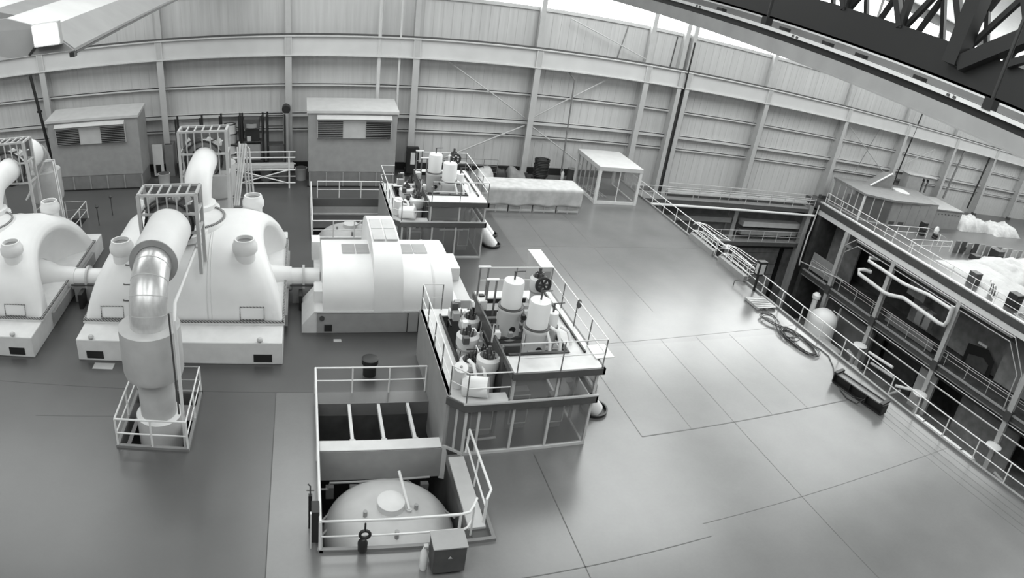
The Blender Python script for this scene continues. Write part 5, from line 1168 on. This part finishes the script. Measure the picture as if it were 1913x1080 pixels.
# ------------------------------------------------------------------ overhead crane
t = thing('bridge_crane', 'overhead crane with a pale walkway girder and a dark lattice girder, upper right', 'crane', (8.5, 14, 14))
yA, yB = 3.0, 44.6
MB().box(8.0, yA, 13.47, 8.04, yB, 13.70).build('girder_web', 'grey', t, smooth=False)
MB().box(7.98, yA, 13.44, 8.25, yB, 13.47).build('bottom_flange', 'grey', t, smooth=False)
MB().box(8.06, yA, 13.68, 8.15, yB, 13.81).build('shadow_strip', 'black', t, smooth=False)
MB().box(7.98, yA, 13.81, 8.12, yB, 13.87).build('conductor_ledge', 'offwhite', t, smooth=False)
MB().box(8.12, yA, 13.79, 9.72, yB, 13.83).build('walkway_plate', 'lightgrey', t, smooth=False)
MB().box(8.3, yA, 13.83, 8.36, yB, 13.875).build('guide_rail', 'dark', t, smooth=False)
MB().box(8.75, yA, 13.83, 8.8, yB, 13.87).build('guide_rail', 'lightgrey', t, smooth=False)
MB().box(9.2, yA, 13.83, 9.24, yB, 13.88).build('guide_rail', 'midgrey', t, smooth=False)
MB().box(9.62, yA, 13.79, 9.72, yB, 13.98).build('walkway_kerb', 'midgrey', t, smooth=False)
MB().box(9.64, yA, 13.98, 9.70, yB, 14.015).build('trolley_rail', 'rail', t, smooth=False)
MB().box(9.72, yA, 14.02, 9.8, yB, 14.66).box(9.72, yA, 14.02, 10.5, yB, 14.06).build('dark_girder', 'black', t, smooth=False)  # black colour stands in for the unlit girder side
for y in (15.4, 12.9, 10.6, 9.3, 8.4, 7.0):
    MB().box(8.45, y, 13.83, 8.58, y + .2, 13.93).build('rail_clip', 'black', t, smooth=False)
for y in (13.0, 9.6, 5.9):
    MB().box(7.97, y, 13.82, 7.98, y + .06, 13.86).build('bolt', 'dark', t, smooth=False)
    MB().box(7.97, y + .12, 13.82, 7.98, y + .18, 13.86).build('bolt', 'dark', t, smooth=False)
def br(a, b_, w_, nm='lattice_bar'): MB().bar(a, b_, w_).build(nm, 'black', t, smooth=False)
X = 9.76
MB().box(9.6, yA, 17.0, 9.95, yB, 17.3).build('top_chord', 'black', t, smooth=False)
ys = [4.2, 5.9, 7.45, 9.0, 10.6, 12.2, 13.8, 15.4, 17.0, 20, 23, 26, 29, 32, 35, 38, 41]
for k, y in enumerate(ys):
    w_ = .3 if y == 7.45 else .12
    br((X - (.12 if y == 7.45 else 0), y, 14.3 if y == 7.45 else 14.6), (X, y, 17), w_)
    if k + 1 < len(ys):
        br((X, y, 14.62), (X, ys[k + 1], 17), .13); br((X + .1, ys[k + 1], 14.62), (X + .1, y, 17), .09)
br((X - .1, 7.3, 14.35), (X - .1, 5.2, 15.9), .26); br((X - .1, 6.4, 14.62), (X - .1, 4.4, 15.9), .12)
for k, y in enumerate([5.6, 6.8, 8, 9.2, 10.4, 11.6, 12.8, 14, 15.2, 17.6, 22, 27]):     # second lattice behind
    br((11.6, y, 14.2), (11.6, y + 1.2, 17), .1); br((11.6, y + 2.4, 14.2), (11.6, y + 1.2, 17), .1)
MB().box(11.5, yA, 14.0, 11.7, yB, 14.3).build('rear_chord', 'black', t, smooth=False)
for (y, x) in ((5.35, 8.05), (11.3, 8.5)):
    MB().tube([(x, y, 13.8), (x, y, 15.2)], .03, 8).build('hanger_rod', 'black', t)
    MB().box(x - .08, y - .08, 13.85, x + .08, y + .08, 14.02).build('hanger_clamp', 'black', t, smooth=False)
for y in (16, 30, 42): MB().box(9.7, y, 17.3, 9.9, y + .2, 19.5).build('suspension', 'black', t, smooth=False)
# left: grey sheet-metal tray of the neighbouring crane, with its flood lamp
t = thing('crane_cab_canopy', 'grey sheet canopy with a dark lower edge hanging in the upper left corner', 'canopy', (-4.5, 14, 13))
yN = 8.9
L_ = 44.6 - yN
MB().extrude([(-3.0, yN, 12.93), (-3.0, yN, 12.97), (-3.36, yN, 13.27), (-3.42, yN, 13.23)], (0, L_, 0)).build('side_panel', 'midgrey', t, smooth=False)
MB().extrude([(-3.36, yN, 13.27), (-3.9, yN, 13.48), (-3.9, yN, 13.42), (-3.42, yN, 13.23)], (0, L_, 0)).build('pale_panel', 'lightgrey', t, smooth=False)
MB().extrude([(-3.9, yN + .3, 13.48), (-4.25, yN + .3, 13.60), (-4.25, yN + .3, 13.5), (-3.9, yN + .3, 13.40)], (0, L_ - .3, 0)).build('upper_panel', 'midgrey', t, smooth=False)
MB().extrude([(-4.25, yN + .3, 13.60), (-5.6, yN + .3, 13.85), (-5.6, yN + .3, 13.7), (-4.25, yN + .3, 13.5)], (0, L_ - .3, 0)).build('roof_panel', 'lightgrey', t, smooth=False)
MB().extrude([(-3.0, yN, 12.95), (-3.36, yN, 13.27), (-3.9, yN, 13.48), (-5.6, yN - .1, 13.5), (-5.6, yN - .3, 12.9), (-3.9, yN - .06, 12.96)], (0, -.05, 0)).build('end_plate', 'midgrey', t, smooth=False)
MB().box(-3.02, yN, 12.9, -2.98, yN + L_, 12.93).build('lower_edge', 'black', t, smooth=False)
MB().box(-3.05, yN - .1, 12.87, -2.98, yN + .02, 12.93).build('edge_lug', 'black', t, smooth=False)
MB().bar((-3.63, yN - .08, 12.96), (-3.5, yN - .08, 13.08), .03).build('strut', 'black', t, smooth=False)
for y in (22, 34): MB().tube([(-4.6, y, 13.6), (-4.6, y, 19.5)], .05, 8).build('hanger', 'dark', t)
t = thing('flood_lamp', 'glaring square flood lamp on the canopy in the upper left corner', 'lamp', (-3.3, 8.7, 13.1))
MB().box(-3.48, 8.70, 13.08, -3.14, 8.72, 13.33).build('lens', 'lamp', t, smooth=False)
MB().box(-3.5, 8.72, 13.06, -3.12, 8.84, 13.35).build('casing', 'grey', t, smooth=False)
